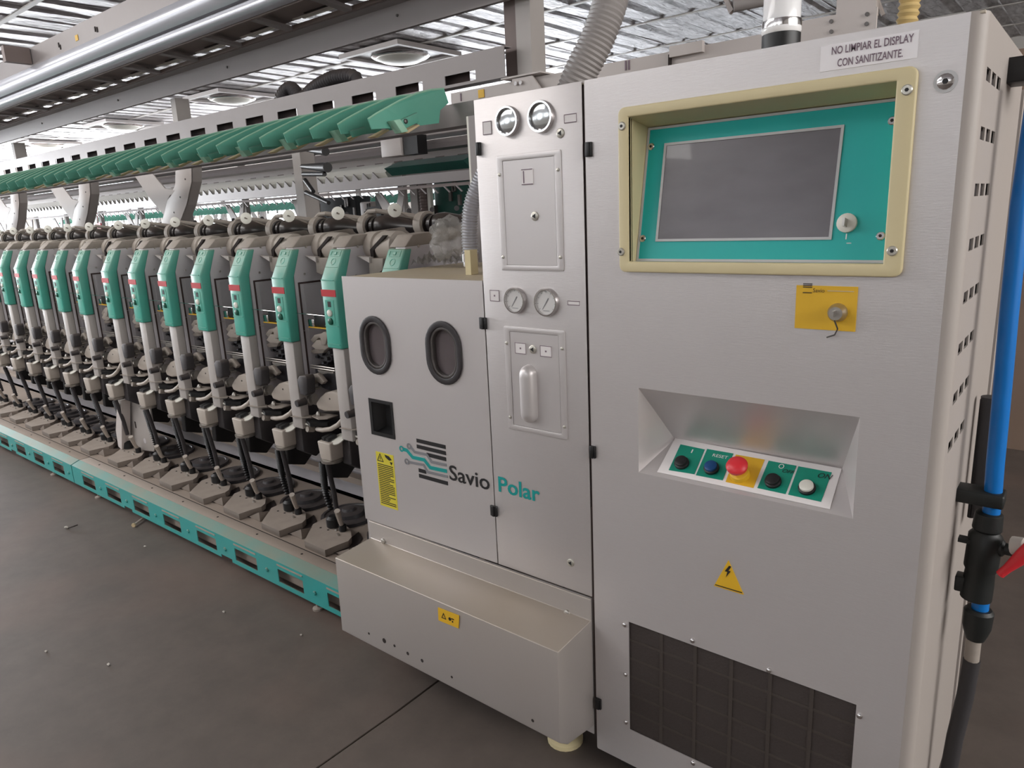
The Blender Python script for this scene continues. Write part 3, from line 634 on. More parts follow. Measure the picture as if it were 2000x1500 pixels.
for fx, fy in ((fp_.x, fp_.y), ):
    MB().lathe((fx, fy, 0), (0, 0, 1), [(0, .05), (.012, .05), (.022, .036), (.03, .014), (.13, .014)], n=20).build('foot', 'beige_bezel', kc, smooth=True)

# silver hose and crumpled plastic bag on top of the service cabinet
sh = thing('silver_hose', 'silver corrugated hose rising from the service cabinet top beside the column', 'hose', (-1.25, 1.62, 1.281))
hx = P(920, 520, Y=1.55)
MB().corr([(hx.x, 1.55, 1.33), (hx.x+.003, 1.55, 1.42), (hx.x+.02, 1.56, 1.5), (hx.x+.07, 1.6, 1.6), (hx.x+.14, 1.66, 1.64)], .022, .008, .0018, 18).build('hose_tube', 'hose_silver', sh, smooth=True)
MB().lathe((hx.x, 1.55, 1.281), (0, 0, 1), [(0, .016), (.02, .016), (.02, .022), (.034, .022), (.034, .0255), (.056, .0255)], n=20).build('hose_clamp', 'chrome', sh, smooth=True)
MB().box(hx.x+.024, hx.x+.045, 1.5, 1.53, 1.2815, 1.35).build('cream_block', 'beige_bezel', sh)
def crumple(name, cs, seed, m):
    bm = bmesh.new(); bmesh.ops.create_icosphere(bm, subdivisions=4, radius=1); rd = random.Random(seed)
    dirs = [(Vector((rd.gauss(0, 1), rd.gauss(0, 1), rd.gauss(0, 1))).normalized(), rd.uniform(.05, .22)) for _ in range(26)]
    c, s = cs
    for v in bm.verts:
        k = 1
        for d, a in dirs: k -= a*max(0, 1-abs(v.co.normalized().dot(d)-.5)*5)*.8
        v.co = Vector((v.co.x*s[0]*k, v.co.y*s[1]*k, v.co.z*s[2]*k))+Vector(c)
    bm.verts.index_update(); mb = MB(); mb.add([v.co.copy() for v in bm.verts], [[v.index for v in f.verts] for f in bm.faces]); bm.free(); return mb
bc = P(878, 478, Y=1.68); mb = crumple('', ((bc.x, 1.68, 1.375), (.085, .07, .085)), 4, '')
pb = mb.build('plastic_bag', 'film', origin=(bc.x, 1.68, 1.282)); tag(pb, 'crumpled clear plastic bag on the service cabinet beside the silver hose', 'bag')
for p_ in pb.data.polygons: p_.use_smooth = True
c2 = P(835, 505, Y=1.72)
mb = MB(); rd = random.Random(9); n_ = 12
g_ = [[(c2.x-.02+.17*i/n_, 1.66+.1*j/n_, 1.2835+.05*abs(math.sin(i*1.7+j*.9))*(1-abs(i-6)/9)+rd.uniform(0, .012)) for j in range(n_+1)] for i in range(n_+1)]
mb.add([p_ for r in g_ for p_ in r], [(i*(n_+1)+j, (i+1)*(n_+1)+j, (i+1)*(n_+1)+j+1, i*(n_+1)+j+1) for i in range(n_) for j in range(n_)]).build('bag_skirt', 'film', pb, smooth=True)

# ================================================================== RIGHT SIDE: conduit, blue pipe, valve
vp = thing('water_pipe', 'blue pipe with black clips running down beside the control cabinet', 'pipe', (-.12, 1.62, 0))
def Q(px, py, Y=1.6): return P(px, py, Y=Y)
px0 = [(2030, 150), (1992, 400), (1970, 620), (1955, 790), (1944, 905), (1938, 985), (1934, 1015)]
MB().tube([Q(*p) for p in px0], .0155, 16).build('pipe_tube', 'blue_pipe', vp, smooth=True)
MB().tube([Q(1916, 1170), Q(1912, 1205)], .0155, 16).build('pipe_tube', 'blue_pipe', vp, smooth=True)
a, b = Q(1918, 967), Q(1920, 967)
mb = MB()
for c in ((1916, 968), ): 
    q = Q(*c); mb.box(q.x-.045, q.x+.04, 1.575, 1.625, q.z-.014, q.z+.014)
mb.build('pipe_clip', 'valve_black', vp, bevel=.004)
va = thing('ball_valve', 'black plastic ball valve with red lever on the blue pipe', 'valve', Q(1905, 1100))
t0, t1 = Q(1933, 1000), Q(1905, 1170); ax = (t1-t0).normalized()
Lv = (t1-t0).length
MB().lathe(t0, ax, [(0, .02), (.003, .024), (.035, .026), (.04, .022), (.05, .03), (Lv*.62, .03), (Lv*.66, .026), (Lv*.82, .028), (Lv*.98, .028), (Lv, .02)], n=20).build('valve_body', 'valve_black', va, smooth=True)
q = Q(1945, 1068); MB().lathe(q, (.9, -.1, .05), [(-.03, .017), (.012, .017), (.016, .012), (.03, .012)], n=14).build('valve_stem', 'valve_black', va, smooth=True)
q = Q(1890, 1142); MB().box(q.x-.022, q.x+.02, 1.585, 1.615, q.z-.013, q.z+.02).build('valve_union', 'valve_black', va, bevel=.003)
q = Q(1878, 1050); MB().box(q.x-.004, q.x+.05, 1.58, 1.6, q.z-.002, q.z+.006).build('valve_flange', 'valve_black', va)
a, b = Q(1953, 1122, 1.55), Q(2030, 1060, 1.55)
MB().tube([a, a.lerp(b, .2), a.lerp(b, .6), b], [.008, .0085, .014, .017], 10).build('lever', 'valve_red', va, smooth=True, label='red lever')
MB().lathe(Q(1978, 1065, 1.58), (1, -.3, .2), [(0, .018), (.02, .018)], n=12).build('lever_hub', 'lint', va, smooth=True)
MB().lathe(Q(1913, 1188), Q(1902, 1260)-Q(1913, 1188), [(0, .022), (.006, .027), (.04, .026), (.055, .022), (.07, .017)], n=18).build('pipe_nut', 'valve_black', vp, smooth=True)
MB().tube([Q(1903, 1238), Q(1897, 1290)], .014, 10).build('brass_joint', 'dusty_metal', vp, smooth=True)
MB().tube([Q(1898, 1288), Q(1885, 1360), Q(1865, 1440), Q(1850, 1520), Q(1838, 1600)], .016, 12).build('lower_hose', 'conduit', vp, smooth=True)
co = thing('cable_conduit', 'dark grey vertical conduit behind the blue pipe', 'conduit', (-.15, 1.8, 0))
MB().tube([P(1936, 775, Y=1.72), P(1915, 1010, Y=1.72)], .018, 12).build('conduit_tube', 'conduit', co, smooth=True)
MB().tube([P(1921, 780, Y=1.72), P(1895, 1010, Y=1.72)], .006, 8).build('cable', 'black', co, smooth=True)
q = P(1990, 140, Y=1.7); tag(MB().box(q.x-.02, q.x+.12, 1.66, 1.74, q.z-.022, q.z+.022).build('wall_clamp', 'black', origin=(q.x, 1.7, q.z), bevel=.003), 'black bar clamp beside the vented cabinet side, near the top', 'bracket')

# ================================================================== BASE RAIL
RY, RT0, RB = 1.385, .165, .042
def rail_section(x0, x1, label, first, group='teal base rails of the winding machine'):
    t = thing('base_rail', label, 'rail', ((x0+x1)/2, 1.42, 0), group)
    holes = []; x = first
    while x < x1-.1:
        holes.append((x, x+.168, .062, .118)); x += .32
    nt_ = [(h[1]+.03, h[1]+.12, RB-.01, RB+.014) for i, h in enumerate(holes) if i % 3 == 1 and h[1]+.13 < x1]
    MB().plate(x0, x1, RB, .150, RY, .003, holes+nt_).build('rail_face', 'teal_rail', t)
    MB().add([(x0, RY, .150), (x1, RY, .150), (x1, 1.432, .168), (x0, 1.432, .168), (x0, RY+.003, .147), (x1, RY+.003, .147), (x1, 1.432, .165), (x0, 1.432, .165)], [(0, 1, 2, 3), (4, 7, 6, 5), (0, 4, 5, 1), (2, 6, 7, 3), (0, 3, 7, 4), (1, 5, 6, 2)]).build('rail_lip', 'teal_rail', t)
    MB().box(x0, x1, RY+.045, RY+.048, RB, .145).build('inner_web', 'base_tan', t)
    for h in holes:
        MB().box(h[0], h[1], RY-.002, RY, .134, .140).build('stamped_groove', 'base_tan', t)
        MB().lathe((h[1]+.075, RY, .092), (0, -1, 0), [(0, .009), (.005, .009), (.007, .006)], n=6).build('bolt', 'teal_rail', t)
    MB().box(x0, x1, 1.434, 1.487, .140, .1685).build('track_strip', 'base_tan', t, bevel=.001)
    mb = MB(); x = x0+.2
    while x < x1-.05: MB().lathe((x, 1.46, .1685), (0, 0, 1), [(0, .005), (.0015, .005)], n=8).build('strip_bolt', 'slot_dark', t); x += .32
    MB().box(x0, x1, 1.4875, 1.53, .1, .135).build('rear_channel', 'slot_dark', t)
    for x in (x0+.25, x1-.4): MB().lathe((x, 1.41, 0), (0, 0, 1), [(0, .02), (.008, .02), (.012, .006), (RB+.02, .006)], n=10).build('levelling_foot', 'dusty_metal', t, smooth=True)
    return t
rail_section(-4.455, -1.79, 'teal slotted base rail, nearest section ending at the lower cover', -4.32+.0)
rail_section(-7.12, -4.465, 'teal slotted base rail, second section from the cover, left of the joint', -7.0)
rail_section(-9.785, -7.13, 'teal slotted base rail, third section, out at the far left', -9.66)
bp_ = MB().box(-9.785, -1.79, 1.532, 2.35, .1, .134).build('machine_base', 'base_tan', origin=(-5, 1.9, 0)); tag(bp_, 'long dusty tan base plate under the winding unit trays', 'base plate')
mb_ = thing('back_channel', 'long brown-grey channel running behind the hoses under the winding units', 'channel', (-5, 2.1, .134))
MB().yz([(2.0, .136), (2.03, .136), (2.03, .27), (2.1, .33), (2.1, .42), (2.02, .5), (2.02, .66), (2.3, .66), (2.3, .136)], -9.7, -1.79).build('channel_body', 'plate_grey', mb_)
MB().tube([(-9.7, 1.96, .43), (-1.79, 1.96, .43)], .022, 10).build('channel_tube', 'truss_dark', mb_, smooth=True)
MB().box(-9.7, -1.79, 1.955, 1.998, .24, .27).build('channel_ledge', 'base_tan', mb_)

# ================================================================== WINDING UNIT (template), origin at the unit's front centre
UX = -2.174; TX = -2.494
def R0(px, py, Y): p = P(px, py, Y=Y); return Vector((p.x-TX+UX, p.y, p.z))   # pixels read in the bay left of the nearest green front
def make_unit():
    t = thing('winding_unit', '', 'machine unit', (UX, 1.6, .134), 'winding units standing in a row')
    L, Rr = UX-.044, UX+.041
    # green front, bent at the knee
    gp = [(1.6, .985), (1.6, 1.235), (1.657, 1.345), (1.69, 1.345), (1.65, 1.235), (1.645, .985)]
    gf = MB().yz(gp, L, Rr).build('front_cover', 'green', t, bevel=.006)
    MB().yz([(1.5985, 1.178), (1.5985, 1.203), (1.6, 1.203), (1.6, 1.178)], L-.001, Rr-.002).build('red_band', 'red', gf, label='red band')
    for z in (1.068, 1.0, 1.236): MB().box(L+.004, Rr-.006, 1.5975, 1.5995, z, z+.003).build('ridge', 'green', gf)
    MB().box(UX-.027, UX+.021, 1.5985, 1.5998, 1.08, 1.165).build('switch_inset', 'green', gf)
    MB().box(UX-.012, UX+.006, 1.5975, 1.599, 1.140, 1.160).build('digit_display', 'black', gf)
    MB().lathe((UX-.003, 1.599, 1.118), (0, -1, 0), [(0, .013), (.006, .0125), (.008, .009)], n=14).build('white_button', 'white_plastic', gf, smooth=True)
    MB().lathe((UX-.003, 1.599, 1.087), (0, -1, 0), [(0, .013), (.006, .0125), (.008, .009)], n=14).build('green_button', 'green_dark', gf, smooth=True)
    # features on the sloping face
    O = Vector((UX-.0015, 1.6, 1.235)); V = Vector((0, .057, .11)).normalized(); U = Vector((1, 0, 0))
    slab(MB(), -.036, .034, .052, .054, 0, .002, O, U, V).build('ridge', 'green', gf)
    mb = MB().lathe(O+V*.075+U*.0, U.cross(V), [(0, .014), (.0015, .013), (.0015, .011), (0, .010)], n=18, caps=False); mb.build('embossed_ring', 'green', gf, smooth=True)
    mb = frame_on(MB(), -.028, .028, .095, .117, .003, 0, .0015, O, U, V); slab(mb, -.006, .006, .101, .111, 0, .003, O, U, V); mb.build('top_catch', 'green', gf)
    # body: side plate, dusty cap
    body = [(1.662, 1.348), (1.70, 1.385), (1.80, 1.39), (1.93, 1.37), (2.12, 1.27), (2.12, .7), (1.72, .7), (1.652, .78), (1.652, 1.238)]
    MB().yz(body, UX-.012, UX+.038).build('side_plate', 'plate_grey', t, bevel=.002)
    MB().yz([(1.658, 1.35), (1.700, 1.389), (1.80, 1.394), (1.92, 1.375), (1.91, 1.36), (1.7, 1.35)], L+.004, UX+.0395).build('top_cap', 'dusty_metal', t, bevel=.003)
    MB().box(UX+.0385, UX+.041, 1.665, 1.672, .76, 1.215).box(UX+.0385, UX+.041, 1.672, 2.02, 1.208, 1.215).build('plate_seam', 'gap', t)
    MB().box(UX+.0385, UX+.0402, 1.69, 2.0, .8, 1.2).build('inset_plate', 'plate_grey', t)
    for y, z in ((1.72, 1.35), (1.70, 1.245)): MB().lathe((UX+.039, y, z), (1, 0, 0), [(0, .005), (.003, .004)], n=8).build('rivet', 'steel', t, smooth=True)
    # support post
    MB().box(UX-.03, UX+.036, 1.612, 1.65, .625, .984).build('support_post', 'post_grey', t, bevel=.003)
    # yarn path in the bay
    a, b = R0(573, 611, 1.64), R0(634, 617, 1.64); MB().tube([a, b], .0014, 6).build('yarn_wire', 'chrome', t)
    def bx(name, m, p0, p1, Y, dy, bev=.002, parent=t):
        a, b = R0(*p0, Y), R0(*p1, Y); return MB().box(min(a.x, b.x), max(a.x, b.x), Y, Y+dy, min(a.z, b.z), max(a.z, b.z)).build(name, m, parent, bevel=bev)
    ck = bx('yarn_clearer', 'black', (613, 616), (640, 640), 1.67, .07)
    bx('steel_tag', 'chrome', (600, 623), (614, 640), 1.665, .02, parent=ck); bx('yellow_strip', 'yellow', (602, 638), (640, 644), 1.662, .02, parent=ck)
    bx('wire_clip', 'steel', (593, 646), (604, 647.5), 1.66, .004, 0)
    mb = MB()
    for pts_, Y_ in (([(606, 664), (614, 654), (628, 651), (644, 656), (640, 664), (622, 660), (612, 670)], 1.675), ([(608, 676), (618, 664), (640, 668), (646, 676), (634, 684), (616, 682)], 1.665), ([(604, 686), (616, 681), (634, 684), (630, 690), (612, 691)], 1.69), ([(624, 654), (632, 648), (640, 652), (636, 672), (628, 674)], 1.655)):
        mb.extr([R0(*p_, Y_) for p_ in pts_], (0, .022, 0))
    mb.build('thread_gripper', 'dusty_metal', t, bevel=.0015)
    mb = MB()
    for px, py, s in ((632, 690, .02), (642, 700, .016), (624, 696, .012), (636, 708, .012), (648, 688, .014)):
        c = R0(px, py, 1.72); mb.lathe(c, (.3, -1, .1), [(-.03, s), (0, s), (.0, s*.5), (.02, s*.5)], n=9)
    a, b = R0(625, 686, 1.76), R0(664, 760, 1.76); mb.box(a.x, b.x+.02, 1.76, 1.8, b.z, a.z); mb.build('gear_block', 'navy_part', t)
    for py in (713, 717.5): a, b = R0(607, py, 1.665), R0(654, py+7, 1.665); MB().tube([a, b], .0028, 6).build('guide_bar', 'steel', t, smooth=True)
    q = [R0(*p, 1.662) for p in ((620, 722), (652, 727), (650, 730), (640, 729), (630, 731), (622, 727))]; MB().extr(q, (0, .01, 0)).build('serrated_plate', 'steel', t)
    q = [R0(*p, 1.70) for p in ((600, 722), (612, 712), (666, 735), (668, 770), (640, 762), (600, 745))]; MB().extr(q, (0, .07, 0)).build('dark_housing', 'navy_part', t, bevel=.003)
    q = [R0(*p, 1.598) for p in ((580, 742), (584, 734), (596, 734), (599, 740), (600, 770), (596, 773), (586, 770))]; MB().extr(q, (0, .04, 0)).build('sensor_head', 'black_dusty', t, bevel=.004)
    q = [R0(*p, 1.655) for p in ((598, 742), (606, 740), (612, 731), (619, 729), (633, 746), (628, 751), (617, 744), (610, 752), (602, 748))]; MB().extr(q, (0, .02, 0)).build('lever_bracket', 'dusty_metal', t, bevel=.002)
    mb = MB()
    for px, py, r in ((603, 744, .008), (604, 764, .008), (612, 752, .007), (619, 758, .006)): mb.lathe(R0(px, py, 1.655), (0, -1, 0), [(-.02, r), (.01, r)], n=9)
    mb.build('guide_pins', 'steel', t, smooth=True)['kind'] = 'stuff'
    a, b = R0(579, 789, 1.60), R0(596, 783, 1.64); MB().tube([a, b], [.014, .017], 12).build('cup', 'black_dusty', t, smooth=True)
    a, b = R0(594, 783, 1.66), R0(616, 780, 1.68); dd = b-a
    MB().tube([a, a+dd*.15, a+dd*.2, a+dd*.35, a+dd*.4, a+dd*.6, a+dd*.65, b], [.016, .021, .017, .017, .022, .022, .018, .024], 14).build('metal_spout', 'steel', t, smooth=True)
    q = [R0(*p, 1.65) for p in ((616, 788), (624, 776), (634, 767), (646, 764), (660, 768), (667, 775), (668, 804), (634, 804), (620, 799))]; cv = MB().extr(q, (0, .08, 0)).build('rounded_cover', 'tan_cover', t, bevel=.008, seg=3)
    c = R0(644, 779, 1.65); MB().lathe(c, (0, -1, 0), [(0, .004), (.002, .003)], n=8).build('cover_screw', 'steel_dark', cv, smooth=True)
    MB().lathe(R0(622, 808, 1.66), (0, 0, 1), [(-.012, .01), (0, .012), (.01, .006)], n=10).build('ball_pin', 'steel', t, smooth=True)
    def flat(name, m, pts, Z, th, Yg=None):
        q = []
        for px, py in pts: p = P(px, py, Z=Z); q.append(Vector((p.x-TX+UX, p.y, Z)))
        return MB().extr(q, (0, 0, th)).build(name, m, t)
    Zc = R0(609, 815, 1.64).z
    flat('knife_plate', 'tan_cover', ((609, 814), (622, 808), (652, 811), (660, 812), (640, 819), (622, 820)), Zc, .004)
    flat('pointed_plate', 'dusty_metal', ((567, 814), (584, 811), (608, 812), (608, 816), (590, 817)), Zc, .003)
    flat('dark_shelf', 'black', ((598, 826), (630, 822), (662, 814), (664, 822), (640, 832), (606, 834)), Zc-.025, .015)
    pts = [R0(672, 806, 1.66), R0(669, 820, 1.64), R0(660, 830, 1.63), R0(646, 838, 1.625), R0(630, 840, 1.625), R0(620, 838, 1.63)]
    MB().tube(pts, .0095, 10).build('suction_pipe', 'tan_cover', t, smooth=True)
    bx('white_clip', 'white_plastic', (595, 826), (608, 833), 1.625, .012)
    a = R0(604, 838, 1.63); MB().lathe(a, (0, -1, .2), [(-.02, .014), (.01, .012)], n=8).build('clip_base', 'dusty_metal', t)
    # bobbin pot with its hoses, one per unit, under the bay
    q0 = [R0(*p, 1.60) for p in ((613, 866), (650, 864), (654, 893), (618, 896))]
    c = sum(q0, Vector())/4
    mb = MB(); w0, w1 = .036, .041
    pot = MB().add([(c.x+sx*w, 1.635+sy*w*.9, z) for z, w in ((.522, w0), (.598, w1)) for sx, sy in ((-1, -1), (1, -1), (1, 1), (-1, 1))], [(0, 1, 2, 3), (4, 5, 6, 7)]+[(i, (i+1) % 4, (i+1) % 4+4, i+4) for i in range(4)]).build('bobbin_pot', 'tan_cover', t, bevel=.006, seg=3)
    MB().lathe((c.x-.004, 1.635, .506), (0, 0, 1), [(0, .03), (.003, .044), (.014, .046), (.017, .04)], n=18).build('pot_ring', 'steel', pot, smooth=True)
    for dx in (-.018, .006): MB().extr([(c.x+dx-.006, 1.61, .6), (c.x+dx+.012, 1.61, .6), (c.x+dx+.03, 1.64, .614), (c.x+dx+.01, 1.64, .614)], (0, 0, .012)).build('black_clip', 'black', pot)
    MB().lathe((c.x+.045, 1.64, .606), (0, -.6, 1), [(0, .03), (.004, .03)], n=18).build('white_disc', 'white_plastic', pot, smooth=True)
    MB().yz([(1.66, .50), (1.66, .6), (1.74, .63), (1.98, .62), (1.98, .54), (1.8, .5), (1.72, .46)], c.x+.03, c.x+.085).build('pot_arm', 'black_dusty', t, bevel=.004)
    MB().yz([(1.75, .36), (1.76, .52), (1.9, .54), (1.9, .38), (1.84, .33)], c.x+.09, c.x+.13).build('arm_motor', 'black', t, bevel=.005)
    pf = R0(649, 1000, 1.70)
    MB().corr([R0(629, 903, 1.66), R0(632, 930, 1.68), R0(636, 960, 1.70), R0(647, 996, 1.70)], .012, .0125, .0035, 10).build('ribbed_hose', 'black', t, smooth=True)
    MB().tube([R0(639, 903, 1.64), R0(645, 930, 1.655), R0(652, 960, 1.67), R0(657, 994, 1.685)], .0105, 10).build('smooth_hose', 'black_dusty', t, smooth=True)
    MB().lathe((pf.x, 1.70, .17), (0, 0, 1), [(0, .03), (.035, .03), (.045, .018)], n=12).build('peg_foot', 'black', t, smooth=True)
    MB().lathe((c.x+.10, 1.845, .1345), (0, 0, 1), [(0, .125), (.016, .125), (.018, .112), (.012, .108), (.014, .07), (.03, .066), (.034, .03), (.045, .026), (.048, .012)], n=22).build('bobbin_disc', 'navy_part', t, smooth=True)
    # package drum and cradle on top
    a = R0(622, 478, 1.78)
    MB().lathe((a.x-.03, 1.80, 1.345), (1, 0, 0), [(0, .045), (.006, .055), (.07, .057), (.074, .05), (.09, .05), (.094, .057), (.17, .055), (.176, .045)], n=20).build('yarn_drum', 'tan_cover', t, smooth=True)
    q = [R0(*p, 1.742) for p in ((640, 462), (646, 462), (625, 490), (626, 502), (621, 502), (619, 488))]; MB().extr(q, (0, .01, 0)).build('drum_groove', 'slot_dark', t)
    q = [R0(*p, 1.72) for p in ((616, 504), (640, 504), (640, 524), (628, 537), (618, 532))]; MB().extr(q, (0, .08, 0)).build('yarn_guide_box', 'dusty_metal', t, bevel=.002)
    q = [R0(*p, 1.71) for p in ((595, 499), (616, 502), (617, 512))]; MB().extr(q, (0, .02, 0)).build('triangular_fin', 'frame_light', t)
    # cradle: stands over the bay, cone holder lying along the machine
    cy, cz = 1.90, 1.418
    h = P(644, 447, Y=cy); hx_ = h.x-TX+UX
    MB().lathe((hx_-.10, cy, cz), (1, 0, 0), [(0, .034), (.012, .046), (.05, .048), (.05, .04), (.054, .04)], n=20).build('cradle_clamp', 'dusty_metal', t, smooth=True)
    MB().lathe((hx_-.055, cy, cz), (1, 0, 0), [(0, .038), (.012, .038), (.014, .028), (.024, .028), (.026, .034), (.04, .034), (.042, .022)], n=20).build('cone_disc', 'black_gloss', t, smooth=True)
    MB().lathe((hx_-.016, cy, cz), (1, 0, 0), [(0, .02), (.012, .024), (.014, .02)], n=16).build('bearing_ring', 'steel', t, smooth=True)
    MB().lathe((hx_-.004, cy-.005, cz), (.38, .92, -.1), [(-.022, .012), (-.014, .028), (0, .038), (.03, .044), (.12, .036), (.2, .026), (.21, .01)], n=20).build('cone_holder', 'black_gloss', t, smooth=True)
    MB().tube([(hx_-.11, cy-.0, cz+.03), (hx_-.06, cy, cz+.056), (hx_-.02, cy, cz+.058), (hx_+.06, cy+.12, cz+.03), (hx_+.11, cy+.22, cz-.01)], [.008, .009, .009, .012, .014], 8).build('cradle_arm', 'dusty_metal', t, smooth=True)
    MB().yz([(1.86, 1.365), (1.86, 1.40), (1.95, 1.41), (2.1, 1.39), (2.1, 1.3)], UX-.01, UX+.03).build('cradle_mount', 'dusty_metal', t)
    w = R0(565, 422, 1.76); tl = R0(588, 431, 1.85)
    wd = Vector((w.x, 1.76, w.z)); dr_ = Vector((.62, -.75, .1)).normalized()
    MB().lathe(wd, dr_, [(0, .023), (.006, .025), (.009, .02)], n=18).build('white_knob', 'white_plastic', t, smooth=True)
    MB().tube([wd+dr_*.008, wd+dr_*.02, Vector((hx_-.1, cy-.03, cz+.02))], .003, 6).build('knob_rod', 'dusty_metal', t, smooth=True)
    return t
unit = make_unit()
def ulabel(i):
    base = 'winding unit with green front cover and red band, '
    if i == 0: return base+'half hidden by the service cabinet'
    if i == 1: return base+'nearest to the service cabinet'
    return base+nth(i+1)+' from the service cabinet'
xs = [-1.854-.32*k for k in range(8)]+[-4.485-.32*k for k in range(8)]
unit['label'] = ulabel(1)
for i, x in enumerate(xs):
    if i == 1: continue
    u_ = dup(unit, (x-UX, 0, 0), ulabel(i))
    if i == 0:   # the bay to its right is taken by the service cabinet
        for c in list(u_.children):
            if any(v.co.x > .06 for v in c.data.vertices):
                for g in list(c.children): bpy.data.objects.remove(g)
                bpy.data.objects.remove(c)

# trays in front of each unit
def make_tray():
    t = thing('bobbin_tray', '', 'tray', (TX+.05, 1.6, .134), 'curved trays along the base rail')
    Z = .1375
    def g(pts, z): return [P(a, b, Z=z) for a, b in pts]
    mb = MB().extr(g([(510, 1021), (545, 1037), (572, 1027), (590, 1021), (597, 1014), (597, 1000), (576, 985), (556, 980), (530, 992)], .165), (0, 0, -.029)); mb.build('tray_plate', 'tray', t)
    MB().extr(g([(548, 1038), (598, 1016), (613, 1006), (618, 1017), (606, 1032), (568, 1045)], Z), (0, 0, .0012)).build('curved_slot', 'slot_dark', t)  # flat dark patch painting the shade of a crescent opening
    a = g([(565, 1043), (590, 1053), (624, 1036), (610, 1032)], .136); top = [v+Vector((0, 0, h)) for v, h in zip(a, (.002, .045, .02, .006))]
    MB().add(a+top, [(0, 3, 2, 1), (4, 5, 6, 7)]+[(i, (i+1) % 4, (i+1) % 4+4, i+4) for i in range(4)]).build('ramp', 'tray', t)
    n1 = P(570, 966, Y=1.655); se = P(582, 1001, Z=.17)
    MB().tube([n1, n1.lerp(se, .6), se+Vector((0, 0, .02))], [.013, .010, .010], 8).build('steel_nozzle', 'tan_cover', t, smooth=True)
    MB().lathe((se.x+.004, se.y, .1655), (0, 0, 1), [(0, .016), (.026, .016), (.03, .01)], n=10).build('nozzle_seat', 'black', t, smooth=True)
    for px, py in ((571, 1003), (573, 1011)): p = P(px, py, Z=.165); MB().lathe(p, (0, 0, 1), [(0, .007), (.006, .006), (.008, .003)], n=8).build('bolt', 'steel', t, smooth=True)
    for px, py in ((543, 998), (556, 1002)): p = P(px, py, Z=.1655); MB().lathe(p, (0, 0, 1), [(0, .005), (.0008, .005)], n=8).build('hole', 'slot_dark', t)
    return t
tray = make_tray()
def tlabel(i): return 'dusty curved bobbin tray on the base plate, '+('nearest to the lower cover' if i == 0 else nth(i+1)+' from the lower cover')
tx = [-2.174-.32*k for k in range(7)]+[-4.165-.08-.24-.32*k for k in range(9)]
for i, x in enumerate(tx):
    if i == 1: tray['label'] = tlabel(1); x1_ = x; continue
    dup(tray, (x-(-2.494), 0, 0), tlabel(i))

# tapered support foot at the joint between two machine sections
sf = thing('section_stand', 'tapered grey support stand between two winding units at the rail joint', 'stand', (-4.27, 1.68, .134))
def stand_pts(pts, Y): return [Vector((v.x, v.y, max(v.z, .135))) for v in (P(a, b, Y=Y) for a, b in pts)]
a = stand_pts([(229, 782), (237, 782), (238, 878), (231, 872), (226, 840)], 1.66); MB().extr(a, (0, .05, 0)).build('stand_edge', 'frame_light', sf)
a = stand_pts([(239, 780), (290, 782), (303, 866), (300, 882), (240, 884)], 1.72); MB().extr(a, (0, .01, 0)).build('stand_plate', 'post_grey', sf, bevel=.001)
p = P(283, 861, Y=1.72); MB().lathe(p, (0, -1, 0), [(0, .016), (.001, .016)], n=14).build('round_hole', 'plate_grey', sf)
a, b = P(263, 823, Y=1.72), P(267, 836, Y=1.72); MB().box(a.x, b.x, 1.718, 1.7195, b.z, a.z).build('slot', 'slot_dark', sf)

# ================================================================== GREEN WINGS over the units
WX = -1.933
def wing_pts(l): return [(P(400+u/4, v/4, X=WX).y, P(400+u/4, v/4, X=WX).z) for u, v in l]
def make_wing(bolt):
    t = thing('guide_wing', '', 'guide wing', (WX, 1.8, 1.766), 'green guide wings over the winding units')
    pts = wing_pts([(1270, 930), (1330, 890), (1400, 850), (1520, 785), (1650, 730), (1770, 700), (1880, 690), (1920, 800), (1850, 860), (1840, 960), (1690, 980), (1640, 960), (1480, 1000), (1300, 1010)])
    n = len(pts); vs = []
    for off in (0, .004):
        for y, z in pts: s = (y-1.65); vs.append((WX+off-.10*s*s+.02*(z-1.76), y, z))
    MB().add(vs, [tuple(range(n)), tuple(range(n, 2*n))[::-1]]+[(i, (i+1) % n, (i+1) % n+n, i+n) for i in range(n)]).build('blade', 'wing_green', t)
    pass
    up_ = vs[:7]; q_ = [(x-.003, y-.002, z) for x, y, z in up_]
    e_ = MB()
    for a_, b_ in zip(up_, up_[1:]): e_.tube([Vector(a_)+Vector((.003, 0, 0)), Vector(b_)+Vector((.003, 0, 0))], .0032, 5)
    e_.build('edge_bead', 'wing_edge', t)  # paler rim added: light on the blade edges put into the colour
    if bolt:
        b = wing_pts([(1475, 955), (1640, 880), (1650, 960), (1500, 1030)]); MB().yz(b, WX+.004, WX+.016).build('bracket', 'wing_green', t, bevel=.003)
        MB().lathe((WX+.016, 1.8, 1.766), (1, 0, 0), [(0, .009), (.004, .008), (.006, .004)], n=10).build('bolt', 'steel_dark', t, smooth=True)
        b = wing_pts([(1415, 950), (1465, 940), (1530, 1035), (1480, 1048)]); MB().yz(b, WX+.004, WX+.04).build('tab', 'wing_edge', t, bevel=.002)
    else:
        b = wing_pts([(1350, 985), (1470, 950), (1480, 1010), (1380, 1040)]); MB().yz(b, WX+.004, WX+.014).build('stepped_root', 'wing_green', t, bevel=.003)
    b = wing_pts([(1530, 1035), (1640, 975), (1655, 985), (1560, 1045)]); MB().yz(b, WX-.02, WX+.02).build('tan_pad', 'wing_tan', t, bevel=.002)
    return t
wa = make_wing(True); wb = make_wing(False); wb.location.x -= .16
def wlabel(i): return 'green guide wing in the row above the units, '+('rightmost one' if i == 1 else nth(i)+' from the right end')
wa['label'] = wlabel(1); wb['label'] = wlabel(2)
for i in range(3, 45): dup(wa if i % 2 else wb, (-.16*(i-1)+(0 if i % 2 else .16), 0, 0), wlabel(i))
